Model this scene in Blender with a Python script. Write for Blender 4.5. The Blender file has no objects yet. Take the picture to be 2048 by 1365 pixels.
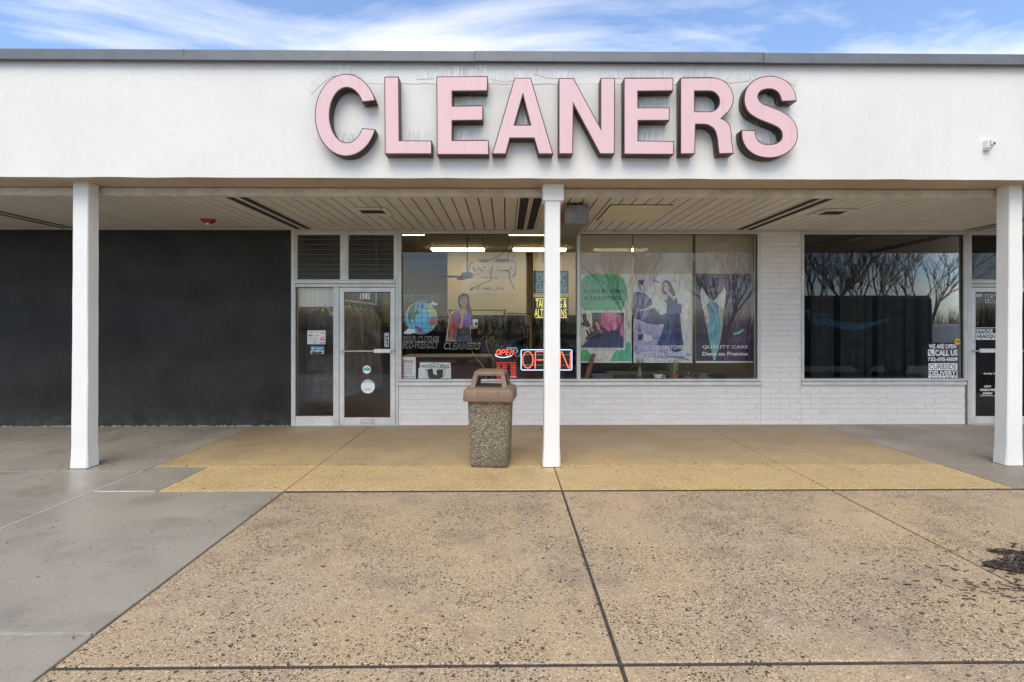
import bpy, bmesh, math, random
from mathutils import Vector, Matrix, noise as mnoise

R = random.Random(7)
rad = math.radians
scene = bpy.context.scene
COL = scene.collection

# ------------------------------------------------------------------ camera
F = 1080.0            # focal length in pixels of a 2048 px wide picture
TH = 0.0113           # camera turned slightly to the right of the facade's normal
H = 1.57              # eye height
cam_data = bpy.data.cameras.new('camera')
cam_data.sensor_width = 36.0
cam_data.lens = F / 2048 * 36.0
cam_data.shift_y = -34.5 / 2048
cam_data.clip_end = 2000
cam = bpy.data.objects.new('camera', cam_data)
cam.location = (0, 0, H)
cam.rotation_euler = (rad(90), 0, -TH)
COL.objects.link(cam)
scene.camera = cam

# ------------------------------------------------------------------ sky and sun
SUN_EL, SUN_AZ = rad(50), rad(188)      # azimuth clockwise from +Y: from behind the camera
world = bpy.data.worlds.new('World')
scene.world = world
world.use_nodes = True
wt = world.node_tree
wt.nodes.clear()
wo = wt.nodes.new('ShaderNodeOutputWorld')
wb = wt.nodes.new('ShaderNodeBackground')
sky = wt.nodes.new('ShaderNodeTexSky')
sky.sky_type = 'NISHITA'
sky.sun_disc = False
sky.sun_elevation = SUN_EL
sky.sun_rotation = SUN_AZ
sky.altitude = 0
sky.air_density = 1.0
sky.dust_density = 0.6
sky.ozone_density = 1.0
tc = wt.nodes.new('ShaderNodeTexCoord')
sep = wt.nodes.new('ShaderNodeSeparateXYZ')
wt.links.new(tc.outputs['Generated'], sep.inputs[0])
# cloud layer: project the direction on a plane overhead, stretched wisps
zc = wt.nodes.new('ShaderNodeMath'); zc.operation = 'MAXIMUM'; zc.inputs[1].default_value = 0.0
wt.links.new(sep.outputs[2], zc.inputs[0])
za = wt.nodes.new('ShaderNodeMath'); za.operation = 'ADD'; za.inputs[1].default_value = 0.12
wt.links.new(zc.outputs[0], za.inputs[0])
dx = wt.nodes.new('ShaderNodeMath'); dx.operation = 'DIVIDE'
dy = wt.nodes.new('ShaderNodeMath'); dy.operation = 'DIVIDE'
wt.links.new(sep.outputs[0], dx.inputs[0]); wt.links.new(za.outputs[0], dx.inputs[1])
wt.links.new(sep.outputs[1], dy.inputs[0]); wt.links.new(za.outputs[0], dy.inputs[1])
cmb = wt.nodes.new('ShaderNodeCombineXYZ')
wt.links.new(dx.outputs[0], cmb.inputs[0]); wt.links.new(dy.outputs[0], cmb.inputs[1])
mp = wt.nodes.new('ShaderNodeMapping')
mp.inputs['Rotation'].default_value = (0, 0, rad(-24))
mp.inputs['Location'].default_value = (3.7, 1.45, 0)
mp.inputs['Scale'].default_value = (0.9, 2.0, 1)
wt.links.new(cmb.outputs[0], mp.inputs[0])
cn = wt.nodes.new('ShaderNodeTexNoise')
cn.inputs['Scale'].default_value = 0.75
cn.inputs['Detail'].default_value = 8
cn.inputs['Roughness'].default_value = 0.56
cn.inputs['Distortion'].default_value = 0.55
wt.links.new(mp.outputs[0], cn.inputs['Vector'])
cr = wt.nodes.new('ShaderNodeMapRange')
cr.inputs['From Min'].default_value = 0.42
cr.inputs['From Max'].default_value = 0.70
cr.inputs['To Min'].default_value = 0.04
cr.inputs['To Max'].default_value = 0.92
wt.links.new(cn.outputs['Fac'], cr.inputs['Value'])
cmix = wt.nodes.new('ShaderNodeMix'); cmix.data_type = 'RGBA'
[i for i in cmix.inputs if i.name == 'B' and i.type == 'RGBA'][0].default_value = (8.6, 8.2, 7.5, 1)
wt.links.new(cr.outputs[0], cmix.inputs['Factor'])
sg = wt.nodes.new('ShaderNodeMix'); sg.data_type = 'RGBA'; sg.blend_type = 'MULTIPLY'
sg.inputs['Factor'].default_value = 1.0
[i for i in sg.inputs if i.name == 'B' and i.type == 'RGBA'][0].default_value = (0.92, 1.08, 1.26, 1)
wt.links.new(sky.outputs[0], [i for i in sg.inputs if i.name == 'A' and i.type == 'RGBA'][0])
wt.links.new([o for o in sg.outputs if o.type == 'RGBA'][0], [i for i in cmix.inputs if i.name == 'A' and i.type == 'RGBA'][0])
wt.links.new([o for o in cmix.outputs if o.type == 'RGBA'][0], wb.inputs['Color'])
wb.inputs['Strength'].default_value = 0.13
wt.links.new(wb.outputs[0], wo.inputs[0])

sun_data = bpy.data.lights.new('sun', 'SUN')
sun_data.energy = 1.5
sun_data.angle = rad(40)
sun_data.color = (1.0, 0.86, 0.67)
sun = bpy.data.objects.new('sun', sun_data)
dvec = Vector((math.sin(SUN_AZ) * math.cos(SUN_EL), math.cos(SUN_AZ) * math.cos(SUN_EL), math.sin(SUN_EL)))
sun.rotation_euler = dvec.to_track_quat('Z', 'Y').to_euler()
sun.location = (0, -10, 20)
COL.objects.link(sun)

scene.view_settings.view_transform = 'Standard'
scene.view_settings.look = 'None'
scene.view_settings.gamma = 1.0
scene.view_settings.use_curve_mapping = False
scene.view_settings.exposure = 0.64
scene.render.engine = 'CYCLES'
scene.cycles.use_denoising = True
scene.cycles.max_bounces = 5
scene.cycles.diffuse_bounces = 3
scene.cycles.use_adaptive_sampling = True
scene.cycles.adaptive_threshold = 0.02
scene.cycles.transparent_max_bounces = 14
scene.cycles.sample_clamp_indirect = 6.0

# ------------------------------------------------------------------ geometry helpers
def X(px, Y, py=None):
    u = (px - 1024) / F
    return Y * (u * math.cos(TH) + math.sin(TH)) / (math.cos(TH) - u * math.sin(TH))
def Z(px, py, Y):
    x = X(px, Y)
    return H + (648 - py) / F * (x * math.sin(TH) + Y * math.cos(TH))
def P(px, py, Y):
    return Vector((X(px, Y), Y, Z(px, py, Y)))

WORLD = {}            # object name -> world position of its origin
def wpos(o):
    return WORLD.get(o.name, Vector((0, 0, 0))) if o else Vector((0, 0, 0))

def tag(o, label=None, cat=None, group=None, kind=None):
    if label: o['label'] = label
    if cat: o['category'] = cat
    if group: o['group'] = group
    if kind: o['kind'] = kind
    return o
def thing(name, loc, label, cat, group=None, rz=0.0):
    o = bpy.data.objects.new(name, None)
    o.empty_display_size = 0.1
    o.location = loc; o.rotation_euler = (0, 0, rz)
    COL.objects.link(o)
    WORLD[o.name] = Vector(loc)
    return tag(o, label, cat, group)
def link(name, me, mat=None, parent=None, loc=None):
    """loc: world position of the origin (unrotated parents)"""
    o = bpy.data.objects.new(name, me)
    COL.objects.link(o)
    if mat is not None and len(me.materials) == 0:
        me.materials.append(mat)
    w = Vector(loc) if loc is not None else wpos(parent).copy()
    if parent is not None:
        o.parent = parent
        o.location = w - wpos(parent)
    else:
        o.location = w
    WORLD[o.name] = w
    return o

class MB:
    """collects world-space shapes for ONE mesh object"""
    def __init__(s):
        s.v, s.f, s.m = [], [], []
    def add(s, vs, fs, mi=0):
        b = len(s.v)
        s.v += [tuple(v) for v in vs]
        s.f += [tuple(i + b for i in f) for f in fs]
        s.m += [mi] * len(fs)
        return s
    def box(s, x0, x1, y0, y1, z0, z1, mi=0):
        vs = [(x0,y0,z0),(x1,y0,z0),(x1,y1,z0),(x0,y1,z0),(x0,y0,z1),(x1,y0,z1),(x1,y1,z1),(x0,y1,z1)]
        return s.add(vs, [(0,3,2,1),(4,5,6,7),(0,1,5,4),(1,2,6,5),(2,3,7,6),(3,0,4,7)], mi)
    def bbox(s, x0, x1, y0, y1, z0, z1, bev=0.004, seg=1, mi=0):
        bm = bmesh.new()
        bmesh.ops.create_cube(bm, size=1)
        for v in bm.verts:
            v.co = Vector(((x0+x1)/2 + v.co.x*(x1-x0), (y0+y1)/2 + v.co.y*(y1-y0), (z0+z1)/2 + v.co.z*(z1-z0)))
        bmesh.ops.bevel(bm, geom=bm.edges[:], offset=bev, segments=seg, affect='EDGES', profile=0.5)
        return s.bm(bm, mi)
    def bm(s, bm, mi=0):
        bm.verts.index_update()
        s.add([v.co.copy() for v in bm.verts], [[v.index for v in f.verts] for f in bm.faces], mi)
        bm.free()
        return s
    def hexa(s, b, t, mi=0):
        """b, t: four bottom and four top corners, counter-clockwise from above"""
        return s.add(list(b) + list(t), [(0,3,2,1),(4,5,6,7),(0,1,5,4),(1,2,6,5),(2,3,7,6),(3,0,4,7)], mi)
    def tube(s, pts, r, n=8, mi=0, cap=True):
        pts = [Vector(p) for p in pts]
        rs = r if isinstance(r, (list, tuple)) else [r] * len(pts)
        rings, prev = [], None
        for i, p in enumerate(pts):
            d = (pts[min(i+1, len(pts)-1)] - pts[max(i-1, 0)])
            d = d.normalized() if d.length > 1e-9 else Vector((0,0,1))
            if prev is None:
                a = Vector((0,0,1)) if abs(d.z) < 0.9 else Vector((1,0,0))
                u = d.cross(a).normalized()
            else:
                u = (prev - d * prev.dot(d))
                u = u.normalized() if u.length > 1e-6 else d.orthogonal().normalized()
            prev = u
            w = d.cross(u)
            rings.append([p + (u*math.cos(2*math.pi*k/n) + w*math.sin(2*math.pi*k/n))*rs[i] for k in range(n)])
        vs = [v for rg in rings for v in rg]
        fs = []
        for i in range(len(pts)-1):
            for k in range(n):
                a, b = i*n+k, i*n+(k+1)%n
                fs.append((a, b, b+n, a+n))
        if cap:
            fs.append(tuple(reversed(range(n))))
            fs.append(tuple(range((len(pts)-1)*n, len(pts)*n)))
        return s.add(vs, fs, mi)
    def loft(s, rings, mi=0, cap=True):
        n = len(rings[0])
        vs = [v for rg in rings for v in rg]
        fs = []
        for i in range(len(rings)-1):
            for k in range(n):
                a, b = i*n+k, i*n+(k+1)%n
                fs.append((a, b, b+n, a+n))
        if cap:
            fs.append(tuple(reversed(range(n))))
            fs.append(tuple(range((len(rings)-1)*n, len(rings)*n)))
        return s.add(vs, fs, mi)
    def lathe(s, c, prof, n=20, mi=0):
        c = Vector(c)
        rings = [[c + Vector((r*math.cos(2*math.pi*k/n), r*math.sin(2*math.pi*k/n), z)) for k in range(n)] for r, z in prof]
        return s.loft(rings, mi)
    def mesh(s, name, off=Vector((0,0,0)), mats=None, smooth=False):
        me = bpy.data.meshes.new(name)
        me.from_pydata([(v[0]-off.x, v[1]-off.y, v[2]-off.z) for v in s.v], [], s.f)
        for m in (mats or []): me.materials.append(m)
        if any(s.m): me.polygons.foreach_set('material_index', s.m)
        bm = bmesh.new(); bm.from_mesh(me)
        bmesh.ops.recalc_face_normals(bm, faces=bm.faces)
        bm.to_mesh(me); bm.free()
        if smooth:
            me.polygons.foreach_set('use_smooth', [True]*len(me.polygons))
            try: me.set_sharp_from_angle(angle=rad(40))
            except Exception: pass
        me.update()
        return me
    def build(s, name, mat, parent=None, loc=None, smooth=False, local=False):
        w = Vector(loc) if loc is not None else wpos(parent)
        me = s.mesh(name, Vector((0,0,0)) if local else w, mat if isinstance(mat, list) else [mat], smooth)
        return link(name, me, None, parent, w)

def rrect(hx, hy, r, z, seg=4, cx=0, cy=0):
    out = []
    for sx, sy, a0 in ((1,1,0),(-1,1,90),(-1,-1,180),(1,-1,270)):
        for k in range(seg+1):
            a = rad(a0 + 90*k/seg)
            out.append(Vector((cx + sx*(hx-r) + r*math.cos(a), cy + sy*(hy-r) + r*math.sin(a), z)))
    return out

DG = None
def curve_mesh(cu, name):
    o = bpy.data.objects.new('tmp_curve', cu)
    me = bpy.data.meshes.new_from_object(o)
    bpy.data.objects.remove(o)
    me.name = name
    return me
def outline_mesh(name, loops, depth, offset=0.0):
    """filled outline(s) (x, z) extruded along Y from 0 (front) to depth; inner loops are holes"""
    cu = bpy.data.curves.new('tmp', 'CURVE')
    cu.dimensions = '2D'; cu.fill_mode = 'BOTH'
    cu.extrude = depth/2; cu.offset = offset
    for lp in loops:
        sp = cu.splines.new('POLY')
        sp.points.add(len(lp)-1)
        for p, q in zip(sp.points, lp): p.co = (q[0], q[1], 0, 1)
        sp.use_cyclic_u = True
    me = curve_mesh(cu, name)
    bpy.data.curves.remove(cu)
    for v in me.vertices:
        x, y, z = v.co
        v.co = (x, depth/2 - z, y)
    bm = bmesh.new(); bm.from_mesh(me)
    bmesh.ops.remove_doubles(bm, verts=bm.verts, dist=1e-5)
    bmesh.ops.recalc_face_normals(bm, faces=bm.faces)
    bm.to_mesh(me); bm.free()
    me.materials.clear()
    return me
def catmull(pts, n=4, closed=True):
    out, m = [], len(pts)
    rng = range(m) if closed else range(m-1)
    for i in rng:
        p0, p1, p2, p3 = (pts[(i-1) % m], pts[i], pts[(i+1) % m], pts[(i+2) % m]) if closed else \
            (pts[max(i-1,0)], pts[i], pts[i+1], pts[min(i+2,m-1)])
        for k in range(n):
            t = k/n
            out.append(tuple(0.5*((2*b) + (-a+c)*t + (2*a-5*b+4*c-d)*t*t + (-a+3*b-3*c+d)*t**3) for a,b,c,d in zip(p0,p1,p2,p3)))
    if not closed: out.append(tuple(pts[-1]))
    return out
def flat(name, pxs, Y, mat, parent=None, smooth=False, holes=(), depth=0.0008, px=True):
    """a thin flat piece drawn on the plane at depth Y"""
    def conv(l):
        return [(X(a, Y), Z(a, b, Y)) for a, b in l] if px else list(l)
    loops = [conv(catmull(pxs) if smooth else pxs)] + [conv(h) for h in holes]
    cx = sum(p[0] for p in loops[0])/len(loops[0]); cz = min(p[1] for p in loops[0])
    loops = [[(a-cx, b-cz) for a, b in l] for l in loops]
    me = outline_mesh(name, loops, depth)
    return link(name, me, mat, parent, (cx, Y - depth, cz))
def rectpx(x0, y0, x1, y1):
    return [(x0,y0),(x1,y0),(x1,y1),(x0,y1)]
def circpx(cx, cy, r, n=28, ry=None):
    ry = ry or r
    return [(cx + r*math.cos(2*math.pi*k/n), cy + ry*math.sin(2*math.pi*k/n)) for k in range(n)]
FONT = None
def text_mesh(body, bold=0.0, extrude=0.0, spacing=1.0, line=1.0, align='LEFT'):
    cu = bpy.data.curves.new('tmp_text', 'FONT')
    cu.body = body; cu.size = 1; cu.offset = bold; cu.extrude = extrude
    cu.space_character = spacing; cu.space_line = line; cu.align_x = align
    cu.resolution_u = 3
    me = curve_mesh(cu, 'lettering')
    bpy.data.curves.remove(cu)
    me.materials.clear()
    return me
def text(body, x0, y0, x1, y1, Y, mat, parent=None, bold=0.0, shear=0.0, mirror=False, depth=0.0008, name='lettering', spacing=1.0, line=1.0, align='LEFT'):
    """lettering fitted to the box (pixels) on the plane at depth Y"""
    me = text_mesh(body, bold, 0.02, spacing, line, align)
    if len(me.vertices) == 0: return None
    xs = [v.co.x + shear*v.co.y for v in me.vertices]; ys = [v.co.y for v in me.vertices]
    ax, bx, ay, by = min(xs), max(xs), min(ys), max(ys)
    X0, X1 = X(x0, Y), X(x1, Y)
    Z1, Z0 = Z((x0+x1)/2, y0, Y), Z((x0+x1)/2, y1, Y)
    ox, oz = X0, Z0
    for v in me.vertices:
        u = (v.co.x + shear*v.co.y - ax)/max(bx-ax, 1e-6)
        if mirror: u = 1-u
        w = (v.co.y - ay)/max(by-ay, 1e-6)
        v.co = (u*(X1-X0), -depth if v.co.z > 0 else 0.0, w*(Z1-Z0))
    bm = bmesh.new(); bm.from_mesh(me)
    bmesh.ops.recalc_face_normals(bm, faces=bm.faces)
    bm.to_mesh(me); bm.free()
    me.name = name
    return link(name, me, mat, parent, (ox, Y, oz))
# ------------------------------------------------------------------ materials
def lin(r, g, b):
    def c(v):
        v /= 255.0
        return v/12.92 if v <= 0.04045 else ((v+0.055)/1.055)**2.4
    return (c(r), c(g), c(b))
class NT:
    def __init__(s, name):
        s.m = bpy.data.materials.new(name); s.m.use_nodes = True
        s.t = s.m.node_tree; s.n = s.t.nodes
        s.b = s.n['Principled BSDF']; s.out = s.n['Material Output']
        s.pos = None
    def node(s, kind, **kw):
        n = s.n.new(kind)
        for k, v in kw.items():
            if k in n.inputs: n.inputs[k].default_value = v
            else: setattr(n, k, v)
        return n
    def l(s, a, b): s.t.links.new(a, b)
    def vec(s, scale=(1,1,1), space='pos', rot=(0,0,0)):
        if space == 'pos':
            src = s.node('ShaderNodeNewGeometry').outputs['Position']
        else:
            src = s.node('ShaderNodeTexCoord').outputs['Object']
        m = s.node('ShaderNodeMapping'); m.inputs['Scale'].default_value = scale; m.inputs['Rotation'].default_value = rot
        s.l(src, m.inputs[0]); return m.outputs[0]
    def noise(s, scale, detail=4, rough=0.5, vec=None, dist=0.0):
        n = s.node('ShaderNodeTexNoise'); n.inputs['Scale'].default_value = scale
        n.inputs['Detail'].default_value = detail; n.inputs['Roughness'].default_value = rough
        n.inputs['Distortion'].default_value = dist
        s.l(vec if vec is not None else s.vec(), n.inputs['Vector']); return n.outputs['Fac']
    def voro(s, scale, vec=None, feature='F1', rand=1.0):
        n = s.node('ShaderNodeTexVoronoi'); n.feature = feature
        n.inputs['Scale'].default_value = scale; n.inputs['Randomness'].default_value = rand
        s.l(vec if vec is not None else s.vec(), n.inputs['Vector']); return n
    def rng(s, v, a, b, c=0.0, d=1.0, smooth=False):
        n = s.node('ShaderNodeMapRange'); n.clamp = True
        if smooth: n.interpolation_type = 'SMOOTHSTEP'
        for k, x in (('From Min',a),('From Max',b),('To Min',c),('To Max',d)): n.inputs[k].default_value = x
        s.l(v, n.inputs['Value']); return n.outputs[0]
    def math(s, op, a, b=None):
        n = s.node('ShaderNodeMath'); n.operation = op
        for i, x in enumerate((a, b)):
            if x is None: continue
            if isinstance(x, (int, float)): n.inputs[i].default_value = x
            else: s.l(x, n.inputs[i])
        return n.outputs[0]
    def mix(s, f, a, b, mode='MIX'):
        n = s.node('ShaderNodeMix'); n.data_type = 'RGBA'; n.blend_type = mode
        for k, x in (('Factor', f), ('A', a), ('B', b)):
            sock = n.inputs[k] if k == 'Factor' else [i for i in n.inputs if i.name == k and i.type == 'RGBA'][0]
            if isinstance(x, (int, float)): sock.default_value = x
            elif isinstance(x, tuple): sock.default_value = (x[0], x[1], x[2], 1)
            else: s.l(x, sock)
        return [o for o in n.outputs if o.type == 'RGBA'][0]
    def ramp(s, v, stops):
        n = s.node('ShaderNodeValToRGB'); e = n.color_ramp.elements
        while len(e) < len(stops): e.new(0.5)
        for el, (p, c) in zip(e, stops): el.position = p; el.color = (c[0], c[1], c[2], 1)
        s.l(v, n.inputs[0]); return n.outputs[0]
    def bump(s, h, strength=0.3, dist=0.01):
        n = s.node('ShaderNodeBump'); n.inputs['Strength'].default_value = strength; n.inputs['Distance'].default_value = dist
        s.l(h, n.inputs['Height']); s.l(n.outputs[0], s.b.inputs['Normal'])
    def set(s, color=None, rough=None, metal=None, spec=None):
        for k, x in (('Base Color', color), ('Roughness', rough), ('Metallic', metal), ('Specular IOR Level', spec)):
            if x is None: continue
            i = s.b.inputs[k]
            if isinstance(x, tuple): i.default_value = (x[0], x[1], x[2], 1)
            elif isinstance(x, (int, float)): i.default_value = x
            else: s.l(x, i)
        return s.m
def plain(name, c, rough=0.5, metal=0.0, var=0.12, scale=6.0, bump=0.0, bscale=80, spec=0.5):
    """a paint, plastic or metal with slight mottling"""
    t = NT(name)
    n = t.noise(scale, 2, 0.6)
    col = t.mix(t.rng(n, 0.3, 0.7), tuple(x*(1-var) for x in c), tuple(min(1, x*(1+var)) for x in c))
    t.set(col, t.rng(n, 0.3, 0.7, rough*0.9, min(1, rough*1.1)), metal, spec)
    if bump: t.bump(t.noise(bscale, 1), bump, 0.004)
    return t.m
def emit(name, c, s):
    t = NT(name)
    t.set((c[0]*0.5, c[1]*0.5, c[2]*0.5), 0.4)
    t.b.inputs['Emission Color'].default_value = (*c, 1)
    t.b.inputs['Emission Strength'].default_value = s
    return t.m
PRINT = {}
def ink(r, g, b, rough=0.45):
    """printed colour given as sRGB"""
    k = (r, g, b)
    if k not in PRINT:
        PRINT[k] = plain('print_%d_%d_%d' % k, tuple(min(0.86, v*1.32) for v in lin(r, g, b)), rough, var=0.07, scale=14)
    return PRINT[k]

PHOTO = {}
def photo_ink(r, g, b):
    """a tone of a printed photograph: soft streaky folds and grain"""
    k = (r, g, b)
    if k not in PHOTO:
        t = NT('photo_print_%d_%d_%d' % k)
        c = tuple(min(0.86, v*1.32) for v in lin(r, g, b))
        n = t.noise(11, 3, 0.6, t.vec((1.6, 1, 0.55), rot=(0, 0.5, 0)), 1.2)
        col = t.mix(t.rng(n, 0.30, 0.70), tuple(x*0.62 for x in c), tuple(min(0.9, x*1.32+0.008) for x in c))
        t.set(col, 0.45); PHOTO[k] = t.m
    return PHOTO[k]
def stucco(name, base, warm, dirt=0.0, bs=120, streak=True):
    t = NT(name)
    big = t.noise(0.9, 3, 0.6)
    c = t.mix(t.rng(big, 0.3, 0.7), base, warm)
    if dirt:
        st = t.noise(3.0, 3, 0.65, t.vec((2.2, 2.2, 0.25)))
        c = t.mix(t.rng(st, 0.52, 0.8, 0, dirt), c, tuple(x*0.62 for x in warm))
        bl = t.noise(7.0, 3, 0.7)
        c = t.mix(t.rng(bl, 0.6, 0.85, 0, dirt*0.8), c, tuple(x*0.5 for x in warm))
    t.set(c, 0.85, spec=0.25)
    h = t.math('ADD', t.noise(bs, 2, 0.6), t.math('MULTIPLY', t.noise(14, 1), 1.2))
    t.bump(h, 0.45, 0.006)
    return t.m
M = {}
M['stucco'] = stucco('white_stucco', (0.80,0.79,0.76), (0.74,0.725,0.69), 0.10)
M['column'] = stucco('white_column_stucco', (0.82,0.82,0.80), (0.78,0.77,0.74), 0.06, 90)
M['underside'] = stucco('tan_beam_underside', (0.52,0.425,0.325), (0.42,0.33,0.24), 0.25)  # tan, darker and warmer than the white fascia face
def _dark():
    t = NT('charcoal_wall_paint')
    a = t.noise(1.3, 4, 0.65); b = t.noise(0.6, 1, 0.5, t.vec((0.5,0.5,3)))
    c = t.mix(t.rng(a, 0.3, 0.7), (0.017,0.0165,0.016), (0.037,0.036,0.034))
    z = t.node('ShaderNodeSeparateXYZ'); t.l(t.node('ShaderNodeNewGeometry').outputs['Position'], z.inputs[0])
    dust = t.math('MULTIPLY', t.rng(z.outputs[2], 0.30, 0.0), t.rng(t.noise(5, 6, 0.7), 0.4, 0.75))
    c = t.mix(t.math('MULTIPLY', dust, 0.6), c, (0.12,0.115,0.105))
    t.set(c, t.rng(b, 0.3, 0.7, 0.55, 0.8), spec=0.3)
    t.bump(t.math('ADD', t.noise(60, 2), t.math('MULTIPLY', t.noise(9, 1), 0.8)), 0.35, 0.008)
    return t.m
M['dark'] = _dark()
def _brick():
    t = NT('white_painted_brick')
    r = t.node('ShaderNodeObjectInfo').outputs['Random']
    c = t.mix(t.rng(r, 0, 1), (0.75,0.73,0.70), (0.715,0.69,0.665))
    n = t.noise(5, 3, 0.7)
    c = t.mix(t.rng(n, 0.55, 0.85, 0, 0.35), c, (0.48,0.45,0.41))
    t.set(c, 0.62, spec=0.35)
    t.bump(t.math('ADD', t.noise(45, 2, 0.6), t.math('MULTIPLY', t.noise(8, 1), 1.3)), 0.45, 0.008)
    return t.m
M['brick'] = _brick()
M['mortar'] = plain('painted_mortar', (0.64,0.62,0.59), 0.8, var=0.2, scale=20, bump=0.4)
def _plank():
    t = NT('soffit_plank_paint')
    r = t.node('ShaderNodeObjectInfo').outputs['Random']
    c = t.mix(r, (0.63,0.59,0.52), (0.58,0.54,0.47))
    n = t.noise(1.6, 3, 0.7)
    c = t.mix(t.rng(n, 0.5, 0.85, 0, 0.4), c, (0.44,0.395,0.33))
    t.set(c, 0.48, spec=0.4)
    t.bump(t.noise(6, 1, 0.5, t.vec((4,0.5,4))), 0.12, 0.01)
    return t.m
M['plank'] = _plank()
M['trim'] = plain('soffit_trim_paint', (0.60,0.555,0.48), 0.5, var=0.15)
def _alu(name, c, rough):
    t = NT(name)
    n = t.noise(4, 2, 0.7); s = t.noise(60, 1, 0.6, t.vec((1,1,0.05)))
    col = t.mix(t.rng(n, 0.3, 0.75), c, tuple(x*0.78 for x in c))
    col = t.mix(t.rng(t.noise(22, 3, 0.75), 0.62, 0.8, 0, 0.6), col, (0.20,0.17,0.14))
    t.set(col, t.rng(s, 0.3, 0.7, rough*0.8, rough*1.25), 0.25)
    return t.m
M['alu'] = _alu('anodised_aluminium_frame', (0.66,0.65,0.62), 0.42)
M['alu_door'] = _alu('door_leaf_aluminium', (0.74,0.73,0.70), 0.38)
M['coping'] = _alu('grey_metal_coping', (0.17,0.18,0.195), 0.4)
M['steel'] = _alu('brushed_steel', (0.62,0.61,0.6), 0.28)
M['rubber'] = plain('black_gasket', (0.012,0.012,0.012), 0.5)
M['black'] = plain('black_plastic', (0.012,0.012,0.013), 0.4)
M['white'] = plain('white_plastic', (0.78,0.78,0.75), 0.4, var=0.06)
M['vent_dark'] = plain('dark_vent_mesh', (0.055,0.048,0.04), 0.6, var=0.2, scale=30)
M['vent_frame'] = plain('cream_vent_frame', (0.66,0.61,0.52), 0.5, var=0.2, scale=12)
M['access'] = plain('cream_access_panel', (0.62,0.58,0.42), 0.5, var=0.1, scale=2)
M['red'] = plain('red_plastic', lin(150,20,25), 0.35)
def _glass(name, tint, refl, rough=0.0):
    t = NT(name)
    t.n.remove(t.b)
    tr = t.node('ShaderNodeBsdfTransparent'); tr.inputs[0].default_value = (*tint, 1)
    gl = t.node('ShaderNodeBsdfGlossy'); gl.inputs['Roughness'].default_value = rough; gl.inputs[0].default_value = (1,1,1,1)
    fr = t.node('ShaderNodeFresnel'); fr.inputs[0].default_value = 1.5
    mx = t.node('ShaderNodeMixShader')
    t.l(t.math('MINIMUM', t.math('MULTIPLY', fr.outputs[0], refl), 1.0), mx.inputs[0])
    t.l(tr.outputs[0], mx.inputs[1]); t.l(gl.outputs[0], mx.inputs[2]); t.l(mx.outputs[0], t.out.inputs[0])
    return t.m
M['glass'] = _glass('shop_window_glass', (0.96,0.965,0.95), 1.25)
M['glass_dark'] = _glass('tinted_window_glass', (0.55,0.56,0.55), 1.15)
M['glass_louver'] = _glass('dusty_louver_glass', (0.38,0.36,0.33), 2.0, 0.35)
M['clear_plastic'] = _glass('clear_plastic_sheet', (0.95,0.95,0.95), 0.7, 0.18)
def _bag():
    t = NT('wrinkled_clear_garment_bag')
    t.n.remove(t.b)
    tr = t.node('ShaderNodeBsdfTransparent'); tr.inputs[0].default_value = (0.88,0.88,0.88,1)
    gl = t.node('ShaderNodeBsdfGlossy'); gl.inputs['Roughness'].default_value = 0.10
    df = t.node('ShaderNodeBsdfDiffuse'); df.inputs[0].default_value = (0.8,0.8,0.8,1)
    bp = t.node('ShaderNodeBump'); bp.inputs['Strength'].default_value = 1.0; bp.inputs['Distance'].default_value = 0.14
    t.l(t.noise(9, 5, 0.65, t.vec((1.5,1.5,0.35)), 1.5), bp.inputs['Height'])
    t.l(bp.outputs[0], gl.inputs['Normal'])
    fr = t.node('ShaderNodeFresnel'); fr.inputs[0].default_value = 1.6; t.l(bp.outputs[0], fr.inputs['Normal'])
    m1 = t.node('ShaderNodeMixShader'); m1.inputs[0].default_value = 0.085
    t.l(tr.outputs[0], m1.inputs[1]); t.l(df.outputs[0], m1.inputs[2])
    m2 = t.node('ShaderNodeMixShader'); t.l(t.math('MINIMUM', t.math('MULTIPLY', fr.outputs[0], 3.2), 1.0), m2.inputs[0])
    t.l(m1.outputs[0], m2.inputs[1]); t.l(gl.outputs[0], m2.inputs[2]); t.l(m2.outputs[0], t.out.inputs[0])
    return t.m
M['bag'] = _bag()

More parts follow.
